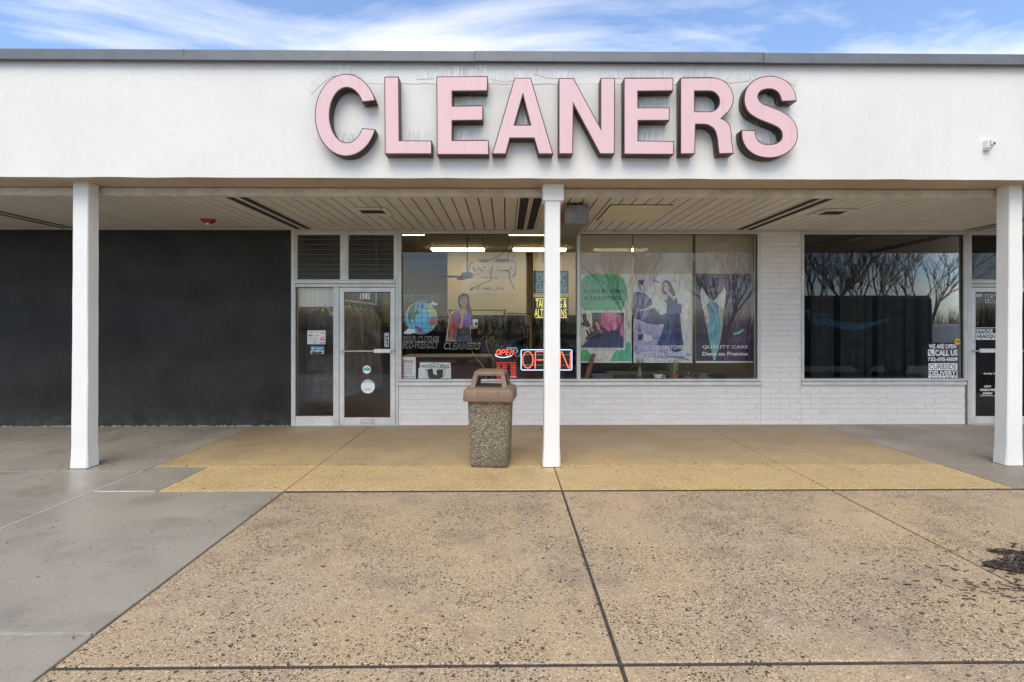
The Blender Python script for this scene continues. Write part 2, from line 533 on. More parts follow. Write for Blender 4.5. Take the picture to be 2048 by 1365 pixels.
# ---- paving
def paving(name, base_a, base_b, fine_lo, fine_hi, pit=0.0, wet=0.35, dark=(0.03,0.025,0.02), peb=150, seed=0.0, stain=(0.2,0.17,0.14), stain_amt=0.5, bump=0.5):
    t = NT(name)
    geo = t.vec()
    off = t.node('ShaderNodeVectorMath'); off.operation = 'ADD'; off.inputs[1].default_value = (seed, seed*1.7, 0)
    t.l(geo, off.inputs[0]); v = off.outputs[0]
    big = t.noise(0.8, 3, 0.6, v)
    c = t.mix(t.rng(big, 0.32, 0.68), base_a, base_b)
    p = t.voro(peb, v)
    g = t.node('ShaderNodeSeparateColor'); t.l(p.outputs['Color'], g.inputs[0])
    c = t.mix(t.rng(g.outputs[0], 0.80, 0.95, 0, 0.75), c, fine_hi)
    c = t.mix(t.rng(g.outputs[1], 0.76, 0.95, 0, 0.6), c, fine_lo)
    st = t.noise(1.7, 4, 0.68, v)
    c = t.mix(t.rng(st, 0.52, 0.78, 0, stain_amt), c, stain)
    h = t.math('MULTIPLY', p.outputs['Distance'], 1.0)
    if pit:
        dens = t.rng(t.noise(1.5, 3, 0.65, v), 0.40, 0.62, 0.12, 2.3)
        wv = t.node('ShaderNodeVectorMath'); wv.operation = 'ADD'
        dn = t.node('ShaderNodeTexNoise'); dn.inputs['Scale'].default_value = 60; dn.inputs['Detail'].default_value = 2
        t.l(v, dn.inputs['Vector'])
        sc = t.node('ShaderNodeVectorMath'); sc.operation = 'SCALE'; sc.inputs['Scale'].default_value = 0.018
        t.l(dn.outputs['Color'], sc.inputs[0]); t.l(v, wv.inputs[0]); t.l(sc.outputs[0], wv.inputs[1])
        pits = None
        for k, (s_, th, r0) in enumerate(((27, 0.10, 0.33), (52, 0.21, 0.40), (100, 0.28, 0.43))):
            w = t.voro(s_, wv.outputs[0])
            gg = t.node('ShaderNodeSeparateColor'); t.l(w.outputs['Color'], gg.inputs[0])
            on = t.math('LESS_THAN', gg.outputs[0], t.math('MULTIPLY', dens, th*pit))
            rr = t.math('MULTIPLY', t.rng(gg.outputs[1], 0, 1, 0.5, 1.0), r0)
            body = t.rng(t.math('SUBTRACT', w.outputs['Distance'], rr), 0.05, -0.05)
            q = t.math('MULTIPLY', on, body)
            pits = q if pits is None else t.math('MAXIMUM', pits, q)
        c = t.mix(t.math('MULTIPLY', pits, 0.9), c, dark)
        h = t.math('SUBTRACT', h, t.math('MULTIPLY', pits, 1.5))
    t.set(c, t.rng(t.noise(1.1, 2, 0.6, v), 0.35, 0.65, wet, wet+0.3), spec=0.5)
    t.bump(t.math('ADD', h, t.noise(40, 2, 0.6, v)), bump, 0.006)
    return t.m
M['tan'] = paving('tan_exposed_aggregate', (0.51,0.365,0.205), (0.43,0.33,0.22), (0.17,0.12,0.075), (0.74,0.64,0.49), pit=1.25, wet=0.42, stain=(0.25,0.20,0.15), stain_amt=0.95)
M['yellow'] = paving('yellow_exposed_aggregate', (0.58,0.415,0.175), (0.50,0.36,0.17), (0.36,0.24,0.10), (0.86,0.74,0.50), pit=0.22, wet=0.45, seed=3.1, stain=(0.36,0.265,0.145), stain_amt=0.8, peb=120)
def _back():  # yellow aggregate turning darker brown towards the wall, edge broken by noise
    t_ = M['yellow'].copy(); t_.name = 'yellow_to_brown_aggregate'
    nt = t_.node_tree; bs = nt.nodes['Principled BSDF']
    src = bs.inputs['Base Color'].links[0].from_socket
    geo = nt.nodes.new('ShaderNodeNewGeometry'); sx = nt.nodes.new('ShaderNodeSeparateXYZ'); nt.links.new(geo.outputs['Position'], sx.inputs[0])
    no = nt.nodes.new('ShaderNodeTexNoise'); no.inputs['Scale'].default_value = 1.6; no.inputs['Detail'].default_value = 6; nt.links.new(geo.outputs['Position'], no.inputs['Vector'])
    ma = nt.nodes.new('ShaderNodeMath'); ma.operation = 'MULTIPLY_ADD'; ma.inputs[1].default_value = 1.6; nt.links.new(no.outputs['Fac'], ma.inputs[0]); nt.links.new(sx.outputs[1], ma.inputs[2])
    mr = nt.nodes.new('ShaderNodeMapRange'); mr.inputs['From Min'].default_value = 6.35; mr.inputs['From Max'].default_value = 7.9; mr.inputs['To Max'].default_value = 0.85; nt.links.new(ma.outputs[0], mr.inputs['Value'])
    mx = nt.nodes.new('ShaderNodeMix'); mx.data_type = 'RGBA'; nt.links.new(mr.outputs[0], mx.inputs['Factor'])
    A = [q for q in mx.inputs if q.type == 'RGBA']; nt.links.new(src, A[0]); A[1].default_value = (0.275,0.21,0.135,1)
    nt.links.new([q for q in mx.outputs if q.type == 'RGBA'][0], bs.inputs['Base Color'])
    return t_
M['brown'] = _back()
M['grey'] = paving('grey_trowelled_concrete', (0.375,0.335,0.265), (0.325,0.295,0.24), (0.25,0.235,0.21), (0.42,0.40,0.36), pit=0.10, wet=0.24, seed=9.3, stain=(0.20,0.185,0.155), stain_amt=0.8, peb=220, bump=0.12)
M['greybrown'] = paving('grey_brown_concrete', (0.30,0.26,0.205), (0.25,0.22,0.18), (0.2,0.17,0.14), (0.4,0.36,0.3), pit=0.3, wet=0.36, seed=12.3, stain=(0.17,0.145,0.12), stain_amt=0.6, peb=180, bump=0.25)
M['asphalt'] = paving('asphalt', (0.055,0.055,0.056), (0.045,0.045,0.046), (0.03,0.03,0.03), (0.12,0.12,0.12), wet=0.5, seed=2.2, stain=(0.03,0.03,0.03))
M['kerb'] = paving('concrete_kerb', (0.34,0.33,0.30), (0.30,0.29,0.27), (0.2,0.2,0.19), (0.45,0.44,0.4), wet=0.5, seed=7.2)
M['joint'] = plain('dark_joint_dirt', (0.060,0.050,0.040), 0.9, var=0.4, scale=25, bump=0.5)
M['caulk'] = plain('pale_joint_caulk', (0.62,0.60,0.55), 0.5, var=0.15, scale=8)
M['caulk_grey'] = plain('grey_joint_caulk', (0.36,0.345,0.31), 0.6, var=0.2, scale=8)
M['yellow_paint'] = plain('yellow_road_paint', (0.62,0.42,0.03), 0.6, var=0.3, scale=15)
M['white_paint'] = plain('white_road_paint', (0.7,0.7,0.67), 0.6, var=0.3, scale=9)
# ------------------------------------------------------------------ ground and pavement
YW = 8.35        # shop front plane
YF = 5.68        # face of the fascia
YP = 5.90        # front of the columns
ZS = 3.02        # soffit
XL, XR = -10.5, 11.0

b = MB(); b.add([(-400,-400,-0.15),(400,-400,-0.15),(400,-0.26,-0.15),(-400,-0.26,-0.15)], [(0,1,2,3)])
tag(b.build('parking_lot_ground', M['asphalt']), kind='structure')
b = MB(); b.add([(-400,30,-0.16),(400,30,-0.16),(400,400,-0.16),(-400,400,-0.16)], [(0,1,2,3)])
tag(b.build('ground_behind_building', M['asphalt']), kind='structure')
b = MB(); b.bbox(-40, 40, -0.26, -0.11, -0.3, 0.0, 0.02, 2)
tag(b.build('kerb', M['kerb']), kind='structure')
b = MB(); b.box(-40, 40, -0.11, YW+0.3, -0.2, -0.022)
walk = tag(b.build('sidewalk', M['joint']), kind='structure')
def slab(x0, x1, y0, y1, mat, gap=0.012, dz=0.0):
    m = MB(); m.bbox(x0+gap/2, x1-gap/2, y0+gap/2, y1-gap/2, -0.10, dz, 0.007, 2)
    return m.build('slab', M[mat], walk, ((x0+x1)/2, (y0+y1)/2, 0))
XC = [-2.08, 0.53, 3.07, 5.62, 8.2, 10.8]
for i in range(5):
    for y0, y1 in ((2.49, 5.10), (-0.11, 2.49)):
        slab(XC[i], XC[i+1], y0+(0.003 if y0 > 0 else 0), y1-(0.04 if y1 > 5 else 0.004), 'tan', 0.018, R.uniform(-0.003, 0.001))
for x0, x1 in ((-3.27,-2.08), (-2.08,0.53), (0.53,3.07), (3.07,4.85)):
    slab(x0, x1, 5.10, 5.97, 'yellow', 0.010, R.uniform(0.0, 0.002))
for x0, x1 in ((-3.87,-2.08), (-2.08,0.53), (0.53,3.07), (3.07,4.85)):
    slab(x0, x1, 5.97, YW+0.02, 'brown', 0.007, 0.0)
slab(4.85, 10.8, 5.97, YW+0.02, 'greybrown', 0.01)
slab(4.85, 10.8, 5.10, 5.97, 'greybrown', 0.012, 0.002)
slab(-3.87, -3.27, 5.10, 5.97, 'grey', 0.014)
slab(-3.87, -2.08, 2.76, 5.10, 'grey', 0.016)
slab(-3.87, -2.08, -0.11, 2.76, 'grey', 0.016, -0.004)
for x0, x1 in ((-5.7,-3.87), (-10.5,-5.7)):
    slab(x0, x1, 5.80, YW+0.02, 'grey', 0.010)
    slab(x0, x1, 2.76, 5.80, 'grey', 0.010)
    slab(x0, x1, -0.11, 2.76, 'grey', 0.012, -0.004)
def strip(x0, x1, y0, y1, mat, z=0.0, name='joint_sealant'):
    m = MB(); m.box(x0, x1, y0, y1, -0.05, z); m.build(name, M[mat], walk, ((x0+x1)/2, (y0+y1)/2, 0))
strip(-3.875, -3.865, -0.11, 5.79, 'caulk', 0.003)
strip(-3.86, -3.285, 5.094, 5.106, 'caulk', 0.003)
strip(-5.704, -5.696, 2.77, YW-0.05, 'caulk', 0.003)
strip(-10.5, -2.1, 2.752, 2.768, 'caulk_grey', 0.0)
strip(-10.5, -3.9, 5.794, 5.806, 'caulk_grey', 0.0)
for x0_, x1_ in ((-2.08, 10.8),):
    strip(x0_, x1_, 2.482, 2.498, 'joint', -0.006); strip(x0_, x1_, 5.05, 5.104, 'joint', -0.004)
for xj in XC[1:4]:
    strip(xj-0.008, xj+0.008, -0.11, 2.48, 'joint', -0.007); strip(xj-0.008, xj+0.008, 2.5, 5.08, 'joint', -0.007)
# worn yellow paint along the slab edge
b = MB()
x = 1.1
while x < 4.8:
    w = R.uniform(0.05, 0.35)
    if R.random() < 0.75: b.box(x, min(x+w, 4.82), 5.108, 5.108+R.uniform(0.006,0.014), 0.0015, 0.0045)
    x += w*R.uniform(0.9, 1.2)
b.build('worn_paint_edge', M['yellow_paint'], walk)

# ------------------------------------------------------------------ the building
bld = thing('shop_building', (0, YW, 0), 'white strip mall building with a deep fascia over a covered walkway', 'building')
# fascia: stucco face with a slightly uneven lower edge, and its tan underside
def fascia_part():
    zt, zb = 4.31, 3.10
    m = MB(); nx = 120
    vs, fs = [], []
    for i in range(nx+1):
        xx = XL + (XR-XL)*i/nx
        w = 0.004*mnoise.noise(Vector((xx*1.7, 0, 0)))
        e = 0.006*mnoise.noise(Vector((xx*2.3, 5, 0)))
        vs += [(xx, YF + w, zb + e), (xx, YF + w*0.5, zt), (xx, YF+0.20, zt), (xx, YF+0.20, zb+0.02)]
    for i in range(nx):
        a = i*4
        for k in range(4):
            fs.append((a+k, a+(k+1)%4, a+4+(k+1)%4, a+4+k))
    fs += [(0,1,2,3), (nx*4+3, nx*4+2, nx*4+1, nx*4)]
    m.add(vs, fs)
    return m.build('fascia', M['stucco'], bld)
fascia_part()
b = MB(); b.box(XL, XR, YF+0.012, 6.12, 3.104, 3.16); b.box(XL, XR, YF+0.012, YF+0.19, 3.10-0.002+0.006, 3.103)
b.build('beam_underside', M['underside'], bld)
b = MB(); b.bbox(XL, XR, 6.10, 6.16, ZS-0.004, 3.10, 0.006); b.box(XL, XR, 6.13, 6.19, ZS-0.008, ZS+0.01)
b.build('edge_trim', M['trim'], bld)
b = MB(); b.bbox(XL, XR, YW-0.045, YW-0.016, ZS-0.011, ZS+0.0, 0.004)
b.build('wall_trim', M['trim'], bld)
# crack line and patch on the fascia
def fascia_crack():
    m = MB(); pts = []
    px = 735
    while px < 1420:
        p = P(px, 168 + 1.6*mnoise.noise(Vector((px*0.05, 0, 0))) + (px-735)*0.002, YF)
        pts.append((p.x, YF - 0.0005, p.z)); px += 9
    m.tube(pts, 0.0022, 4); m.build('hairline_crack', plain('crack_shadow_dirt', (0.33,0.31,0.28), 0.9), bld)
fascia_crack()
# coping panels
seams = [X(-230, YF-0.05), X(366, YF-0.05), X(950, YF-0.05), X(1527, YF-0.05), X(2110, YF-0.05)]
seams = [XL, *seams, XR]
for i in range(len(seams)-1):
    x0, x1 = seams[i]+0.001, seams[i+1]-0.001
    dz = R.uniform(-0.003, 0.003)
    m = MB()
    m.bbox(x0, x1, YF-0.055, YF-0.03, 4.302+dz, 4.412+dz, 0.004)
    m.box(x0, x1, YF-0.03, YF+0.35, 4.395+dz, 4.41+dz)
    m.box(x0, x1, YF-0.075, YF-0.0555, 4.298+dz, 4.309+dz)
    m.build('coping_panel', M['coping'], bld, (x0, YF, 4.3))
    # overlap lip at the seam
    if i:
        m = MB(); m.box(x0-0.001, x0+0.012, YF-0.060, YF-0.0555, 4.31+dz, 4.411+dz)
        m.build('coping_seam', M['coping'], bld, (x0, YF, 4.3))
b = MB(); b.box(XL, XR, YF+0.205, 18.0, 4.10, 4.30)
b.build('roof_slab', M['coping'], bld)

# soffit planks (run from the beam to the wall)
b = MB(); b.box(XL, XR, 6.16, YW-0.01, ZS+0.016, ZS+0.05)
soffit = b.build('soffit', plain('soffit_groove_shadow_board', (0.10,0.085,0.07), 0.8), bld)
PW = 0.1535
VENT_X = [X(1030, 8.3) + k*3.44 for k in (-3,-2,-1,0,1,2)]
FIT = [(X(711,7.0), X(785,7.0))]      # not cut, fittings hang just below
pm = MB(); pm.bbox(-(PW-0.016)/2, (PW-0.016)/2, 6.165, YW-0.046, ZS-0.001, ZS+0.0155, 0.002, 1)
plank_me = pm.mesh('plank', Vector((0, 7.25, ZS)), [M['plank']])
k0 = VENT_X[3]
n0 = int((XL-k0)/PW); n1 = int((XR-k0)/PW)
vent_slots = set()
for vx in VENT_X:
    j = round((vx-k0)/PW); vent_slots |= {j, j+1}
for j in range(n0, n1):
    if j in vent_slots: continue
    link('plank', plank_me, None, soffit, (k0 + (j+0.5)*PW, 7.25, ZS))
# long slot vents
def slot_vent(j):
    x0 = k0 + j*PW; x1 = x0 + 2*PW
    m = MB()
    for a, c in ((x0+0.002, x0+0.026), ((x0+x1)/2-0.024, (x0+x1)/2-0.004), ((x0+x1)/2+0.004, (x0+x1)/2+0.024), (x1-0.026, x1-0.002)):
        m.box(a, c, 6.165, YW-0.046, ZS-0.006, ZS+0.012)
    o = m.build('slot_vent', M['trim'], bld, ((x0+x1)/2, 7.25, ZS))
    for a, c in ((x0+0.026, (x0+x1)/2-0.024), ((x0+x1)/2+0.024, x1-0.026)):
        m = MB(); m.box(a, c, 6.165, YW-0.046, ZS+0.004, ZS+0.009)
        y = 6.18
        while y < YW-0.06:
            m.box(a, c, y, y+0.007, ZS-0.001, ZS+0.0035); y += 0.026
        m.build('grille', M['vent_dark'], o, ((a+c)/2, 7.25, ZS))
for vx in VENT_X: slot_vent(round((vx-k0)/PW))

# dark wall at the left, pier and bulkheads of painted brick
XD = X(583, YW)
b = MB(); b.box(XL, XD, YW, YW+0.25, -0.1, ZS+0.2)
b.build('dark_wall', M['dark'], bld)
m = MB()
for i in range(260):
    x = R.uniform(XL, XD); s_ = R.uniform(0.004, 0.016)
    m.hexa([(x,YW-0.004-s_*1.5,0.0),(x+s_*R.uniform(1,4),YW-0.003-s_,0.0),(x+s_*R.uniform(1,4),YW-0.001,0.0),(x,YW-0.001,0.0)],
           [(x+s_*0.3,YW-0.003-s_,s_*0.7),(x+s_*1.0,YW-0.003-s_*0.7,s_*0.6),(x+s_*1.0,YW-0.001,s_*0.9),(x+s_*0.3,YW-0.001,s_)])
tag(m.build('crumbled_mortar', M['caulk_grey'], bld), kind='stuff')
BH, BL = 0.0815, 0.300
bricks = []
def brick_wall(x0, x1, z0, z1):
    m = MB(); m.box(x0, x1, YW+0.003, YW+0.22, z0-0.05, z1)
    w = m.build('brick_wall', M['mortar'], bld)
    row, z = 0, z0
    while z < z1 - 0.02:
        hh = min(BH, z1 - z)
        x = x0 - (BL/2 if row % 2 else 0.0)
        while x < x1 - 0.01:
            a, c = max(x, x0), min(x+BL, x1)
            if c - a > 0.03: bricks.append((w, a, c, z, z+hh))
            x += BL
        row += 1; z += BH
    return w
XB0, XB1 = X(797, YW), X(1521, YW)
XB2, XB3 = X(1602, YW), X(1930, YW)
ZSILL = 0.625
w1 = brick_wall(XB0, XB1, 0.0, ZSILL)
w2 = brick_wall(XB1+0.001, XB2-0.001, 0.0, ZS-0.01)
w3 = brick_wall(XB2, XB3, 0.0, ZSILL)
bme = {}
def brick_mesh(l, h):
    k = (round(l,3), round(h,3))
    if k not in bme:
        m = MB(); m.bbox(-l/2+0.001, l/2-0.001, -0.0065, 0.02, 0.002, h-0.002, 0.003, 1)
        bme[k] = m.mesh('brick', Vector((0,0,0)), [M['brick']])
    return bme[k]
bricks.sort(key=lambda q: -(q[2]-q[1])*(q[4]-q[3]))
rest = {}
for i, (w, a, c, z0, z1) in enumerate(bricks):
    y = YW + 0.003 + R.uniform(-0.0015, 0.0015)
    if i < 300:
        o = link('brick', brick_mesh(c-a, z1-z0), None, w, ((a+c)/2, y, z0))
        o.rotation_euler = (R.uniform(-0.006,0.006), R.uniform(-0.004,0.004), R.uniform(-0.004,0.004))
    else:
        rest.setdefault(w.name, (w, MB()))[1].bbox(a+0.003, c-0.003, y-0.009, y+0.02, z0+0.003, z1-0.003, 0.003)
for w, m in rest.values():
    tag(m.build('brick_remainder', M['brick'], w), kind='stuff')

b = MB(); b.box(XD, XR, YW+0.001, YW+0.20, ZS-0.0115, 4.09); b.build('window_header', M['int_dark'] if 'int_dark' in M else M['trim'], bld)
# ------------------------------------------------------------------ windows and doors
GY = YW + 0.035
def frame_mesh(x0, x1, z0, z1, t=0.05, y0=YW-0.014, y1=YW+0.09, bars=(), hbars=()):
    m = MB()
    m.bbox(x0, x0+t, y0, y1, z0, z1, 0.003); m.bbox(x1-t, x1, y0, y1, z0, z1, 0.003)
    m.bbox(x0+t, x1-t, y0+0.002, y1, z1-t, z1, 0.003); m.bbox(x0+t, x1-t, y0+0.002, y1, z0, z0+t*0.8, 0.003)
    for a, c in bars: m.bbox(a, c, y0-0.002, y1, z0+t*0.8, z1-t, 0.003)
    for a, c, e, g in hbars: m.bbox(a, c, y0+0.001, y1, e, g, 0.003)
    return m
def pane(x0, x1, z0, z1, parent, mat='glass', y=GY, tilt=0.016, name='pane'):
    m = MB()
    dt = tilt*(z1-z0)/2.2
    m.add([(x0,y,z0),(x1,y,z0),(x1,y+dt,z1),(x0,y+dt,z1)], [(0,1,2,3)])
    return m.build(name, M[mat], parent, ((x0+x1)/2, y, z0))
def gasket(x0, x1, z0, z1, parent, y=GY-0.012):
    m = MB(); t = 0.010
    m.box(x0, x0+t, y, y+0.02, z0, z1); m.box(x1-t, x1, y, y+0.02, z0, z1)
    m.box(x0+t, x1-t, y, y+0.02, z1-t, z1); m.box(x0+t, x1-t, y, y+0.02, z0, z0+t*0.5)
    return m.build('gasket', M['rubber'], parent, ((x0+x1)/2, y, z0))
def sill(x0, x1, parent):
    m = MB()
    m.hexa([(x0,YW-0.05,ZSILL),(x1,YW-0.05,ZSILL),(x1,YW+0.02,ZSILL),(x0,YW+0.02,ZSILL)],
           [(x0,YW-0.045,ZSILL+0.042),(x1,YW-0.045,ZSILL+0.042),(x1,YW+0.02,ZSILL+0.052),(x0,YW+0.02,ZSILL+0.052)])
    return m.build('sill', M['alu'], parent, ((x0+x1)/2, YW, ZSILL))
ZT = ZS - 0.012                      # top of the frames
T = 0.045
xa, xm0, xm1, xz = XB0, X(1153.5, YW), X(1161, YW), X(1521, YW)
zb = ZSILL + 0.054
m = frame_mesh(xa, xz, zb, ZT, T, bars=((xm0, xm1),))
win1 = m.build('window', M['alu'], bld, ((xa+xz)/2, YW, zb))
for a, c in ((xa+T, xm0), (xm1, xz-T)):
    pane(a, c, zb+T*0.8, ZT-T, win1); gasket(a, c, zb+T*0.8, ZT-T, win1)
sill(xa-0.01, xz+0.01, win1)
xa3, xz3 = X(1602, YW), X(1934, YW)
xg3 = X(1923, YW)
m = frame_mesh(xa3, xz3, zb, ZT, T)
win2 = m.build('window', M['alu'], bld, ((xa3+xz3)/2, YW, zb))
pane(xa3+T, xz3-T, zb+T*0.8, ZT-T, win2, 'glass_dark'); gasket(xa3+T, xz3-T, zb+T*0.8, ZT-T, win2)
sill(xa3-0.005, X(1929, YW), win2)

# entrance with side light and louvred transom
def entrance(px_l, px_r, px_mull, dl, dr, right_shop=False):
    """all pixel columns on the shop front plane"""
    xl, xr = X(px_l, YW), X(px_r, YW)
    fm = MB(); t = 0.062; y0, y1 = YW-0.020, YW+0.10
    zt1, zt0 = Z(px_l, 561, YW), Z(px_l, 574, YW)
    fm.bbox(xl, xl+t, y0, y1, 0.0, ZT, 0.004); fm.bbox(xr-t*0.7, xr, y0, y1, 0.0, ZT, 0.004)
    fm.bbox(xl+t, xr-t*0.7, y0+0.002, y1, ZT-0.05, ZT, 0.004)
    fm.bbox(xl+t, xr-t*0.7, y0-0.006, y1, zt0+0.05, zt1, 0.004)
    fm.bbox(xl+t, xr-t*0.7, y0+0.004, y1, zt0-0.005, zt0+0.045, 0.004)
    return fm, xl, xr, zt0-0.005, zt1
fm, xl, xr, ztop, ztr = entrance(583, 797, 670, 672, 790)
xs1, xs0 = X(668.5, YW), X(671.5, YW)
xd0, xd1 = X(679, YW), X(790.5, YW)
fm.bbox(X(667, YW), X(678.5, YW), YW-0.016, YW+0.10, 0.0, ztop, 0.004)
doorframe = fm.build('door_frame', M['alu'], bld, ((xl+xr)/2, YW, 0))
# side light
z_b = Z(620, 833, YW)
m = MB(); m.bbox(xl+0.062, X(667, YW), YW-0.012, YW+0.06, 0.012, z_b, 0.004)
m.bbox(xl+0.062, X(667, YW), YW-0.016, YW+0.03, 0.0, 0.02, 0.003)
side = m.build('side_light', M['alu_door'], bld, ((xl+xs1)/2, YW, 0))
pane(xl+0.062, X(667, YW), z_b, ztop, side, 'glass', GY+0.005, 0.0); gasket(xl+0.062, X(667, YW), z_b, ztop, side)
# door leaf
def door_leaf(x0, x1, zt, hinge_left, root=bld, mat='glass'):
    st, tr, br = 0.075, 0.07, 0.115
    m = MB(); y0, y1 = YW-0.010, YW+0.035
    m.bbox(x0, x0+st, y0, y1, 0.012, zt, 0.005); m.bbox(x1-st, x1, y0, y1, 0.012, zt, 0.005)
    m.bbox(x0+st, x1-st, y0+0.001, y1, zt-tr, zt, 0.005); m.bbox(x0+st, x1-st, y0+0.001, y1, 0.012, 0.012+br, 0.005)
    d = m.build('door', M['alu_door'], root, ((x0+x1)/2, YW, 0))
    pane(x0+st, x1-st, 0.012+br, zt-tr, d, mat, YW+0.012, 0.0)
    g = MB(); a, c, e, f = x0+st, x1-st, 0.012+br, zt-tr
    for q in ((a,a+0.008,e,f),(c-0.008,c,e,f),(a,c,f-0.008,f),(a,c,e,e+0.005)):
        g.box(q[0], q[1], YW-0.004, YW+0.010, q[2], q[3])
    g.build('gasket', M['rubber'], d)
    # push / pull bar
    zb_ = Z((700), 702.5, YW)
    p = MB()
    p.tube([(x0+0.012, YW-0.055, zb_), (x1-0.012, YW-0.055, zb_)], 0.011, 10)
    for xx in (x0+0.025, x1-0.025): p.tube([(xx, YW-0.055, zb_), (xx, YW-0.008, zb_)], 0.014, 8)
    bar = p.build('pull_bar', M['steel'], d, smooth=True)
    w = (x1-x0)
    g0, g1 = (x1-0.37*w, x1-0.07*w) if hinge_left else (x0+0.10*w, x0+0.42*w)
    p = MB(); p.bbox(g0, g1, YW-0.066, YW-0.045, zb_-0.028, zb_+0.034, 0.006)
    p.build('grip_plate', M['white'], d)
    lx = x1-0.038 if hinge_left else x0+0.038
    zl = Z(785, 684, YW)
    p = MB(); p.tube([(lx, YW-0.022, zl), (lx, YW-0.009, zl)], 0.017, 14); p.box(lx-0.003, lx+0.003, YW-0.024, YW-0.022, zl-0.009, zl+0.009)
    p.build('lock', M['steel'], d, smooth=True)
    cx = (x0+x1)/2
    p = MB(); p.bbox(cx-0.11, cx+0.11, YW-0.018, YW-0.0095, 0.030, 0.105, 0.003)
    ms = p.build('mail_slot', M['steel'], d)
    p = MB(); p.bbox(cx-0.085, cx+0.085, YW-0.024, YW-0.0185, 0.045, 0.090, 0.003); p.build('flap', M['alu'], ms)
    return d
door1 = door_leaf(xd0, xd1, ztop-0.006, True)
b = MB(); b.box(xl+0.05, xr-0.03, YW-0.03, YW+0.12, -0.01, 0.011); b.build('threshold', M['steel'], bld)
# louvred transom: two banks of glass slats
xt_m0, xt_m1 = X(684, YW), X(693, YW)
m = MB(); m.bbox(xt_m0, xt_m1, YW-0.018, YW+0.08, ztr, ZT-0.05, 0.003)
for a, c in ((xl+0.062, xt_m0), (xt_m1, xr-0.044)):
    m.box(a, a+0.028, YW-0.008, YW+0.07, ztr, ZT-0.05); m.box(c-0.028, c, YW-0.008, YW+0.07, ztr, ZT-0.05)
    m.box(a+0.028, c-0.028, YW-0.006, YW+0.05, ZT-0.068, ZT-0.05); m.box(a+0.028, c-0.028, YW-0.006, YW+0.05, ztr, ztr+0.012)
trans = m.build('louvre_transom', M['alu'], bld, ((xl+xr)/2, YW, ztr))
nl = 9
for a, c in ((xl+0.09, xt_m0-0.028), (xt_m1+0.028, xr-0.072)):
    zz0, zz1 = ztr+0.012, ZT-0.068
    pit = (zz1-zz0)/nl
    for k in range(nl):
        z0 = zz0 + k*pit
        m = MB()
        m.hexa([(a,YW+0.006,z0),(c,YW+0.006,z0),(c,YW+0.012,z0+0.002),(a,YW+0.012,z0+0.002)],
               [(a,YW+0.022,z0+pit+0.006),(c,YW+0.022,z0+pit+0.006),(c,YW+0.028,z0+pit+0.008),(a,YW+0.028,z0+pit+0.008)])
        m.build('slat', M['glass_louver'], trans, ((a+c)/2, YW, z0))
        m = MB(); m.box(a, c, YW+0.002, YW+0.0055, z0-0.002, z0+0.005)
        m.build('slat_edge', plain('ground_glass_edge', (0.13,0.125,0.12), 0.5) if k == 0 and a < xt_m0-0.5 else bpy.data.materials['ground_glass_edge'], trans, ((a+c)/2, YW, z0))
# right-hand shop entrance
fm, xl2, xr2, ztop2, ztr2 = entrance(1934, 2068, 0, 0, 0)
fm.build('door_frame', M['alu'], bld, ((xl2+xr2)/2, YW, 0))
door2 = door_leaf(X(1941, YW), X(2060, YW), ztop2-0.006, False, bld, 'glass_dark')
m = MB(); m.box(xl2+0.062, xr2-0.044, YW+0.0, YW+0.05, ztr2, ztr2+0.012)
tr2 = m.build('transom_window', M['alu'], bld, ((xl2+xr2)/2, YW, ztr2))
pane(xl2+0.062, xr2-0.044, ztr2+0.012, ZT-0.05, tr2, 'glass_dark')
b = MB(); b.box(xl2+0.05, xr2-0.03, YW-0.03, YW+0.12, -0.01, 0.011); b.build('threshold', M['steel'], bld)
# wall beyond the second entrance
b = MB(); b.box(xr2+0.002, XR, YW+0.002, YW+0.2, -0.05, ZS+0.1); b.build('end_wall', M['brick'], bld)

# ------------------------------------------------------------------ interiors
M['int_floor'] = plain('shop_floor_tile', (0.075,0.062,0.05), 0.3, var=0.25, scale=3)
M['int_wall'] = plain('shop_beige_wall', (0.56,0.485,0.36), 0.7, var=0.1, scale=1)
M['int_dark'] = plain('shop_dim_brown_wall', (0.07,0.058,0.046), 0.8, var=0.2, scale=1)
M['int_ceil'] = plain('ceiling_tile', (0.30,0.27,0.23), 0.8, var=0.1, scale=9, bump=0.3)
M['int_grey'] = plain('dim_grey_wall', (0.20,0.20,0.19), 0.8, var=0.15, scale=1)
ZC = 3.30
XI = X(1562, YW)
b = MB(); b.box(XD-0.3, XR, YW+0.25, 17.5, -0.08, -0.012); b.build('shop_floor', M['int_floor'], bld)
b = MB(); b.box(XL, XR, YW+0.10, 17.5, ZC+0.004, ZC+0.08); ceil = b.build('shop_ceiling', plain('ceiling_grid_gap', (0.08,0.07,0.06), 0.9), bld)
tile = MB(); tile.bbox(-0.600, 0.600, -0.600, 0.600, -0.010, 0.003, 0.004)
tme = tile.mesh('ceiling_tile', Vector((0,0,0)), [M['int_ceil']])
for i in range(-3, 8):
    for j in range(0, 5):
        link('ceiling_tile', tme, None, ceil, (X(862,12.2)+0.61 + (i*1.22), 9.15+0.0 + j*1.22, ZC))
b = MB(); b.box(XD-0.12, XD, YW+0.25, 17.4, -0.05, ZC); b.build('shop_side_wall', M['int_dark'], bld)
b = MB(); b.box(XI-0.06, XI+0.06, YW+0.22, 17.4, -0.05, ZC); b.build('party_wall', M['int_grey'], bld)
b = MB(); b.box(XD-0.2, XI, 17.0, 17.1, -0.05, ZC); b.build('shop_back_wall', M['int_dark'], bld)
b = MB(); b.box(XI, XR, 16.0, 16.1, -0.05, ZC); b.build('empty_shop_back_wall', M['int_grey'], bld)
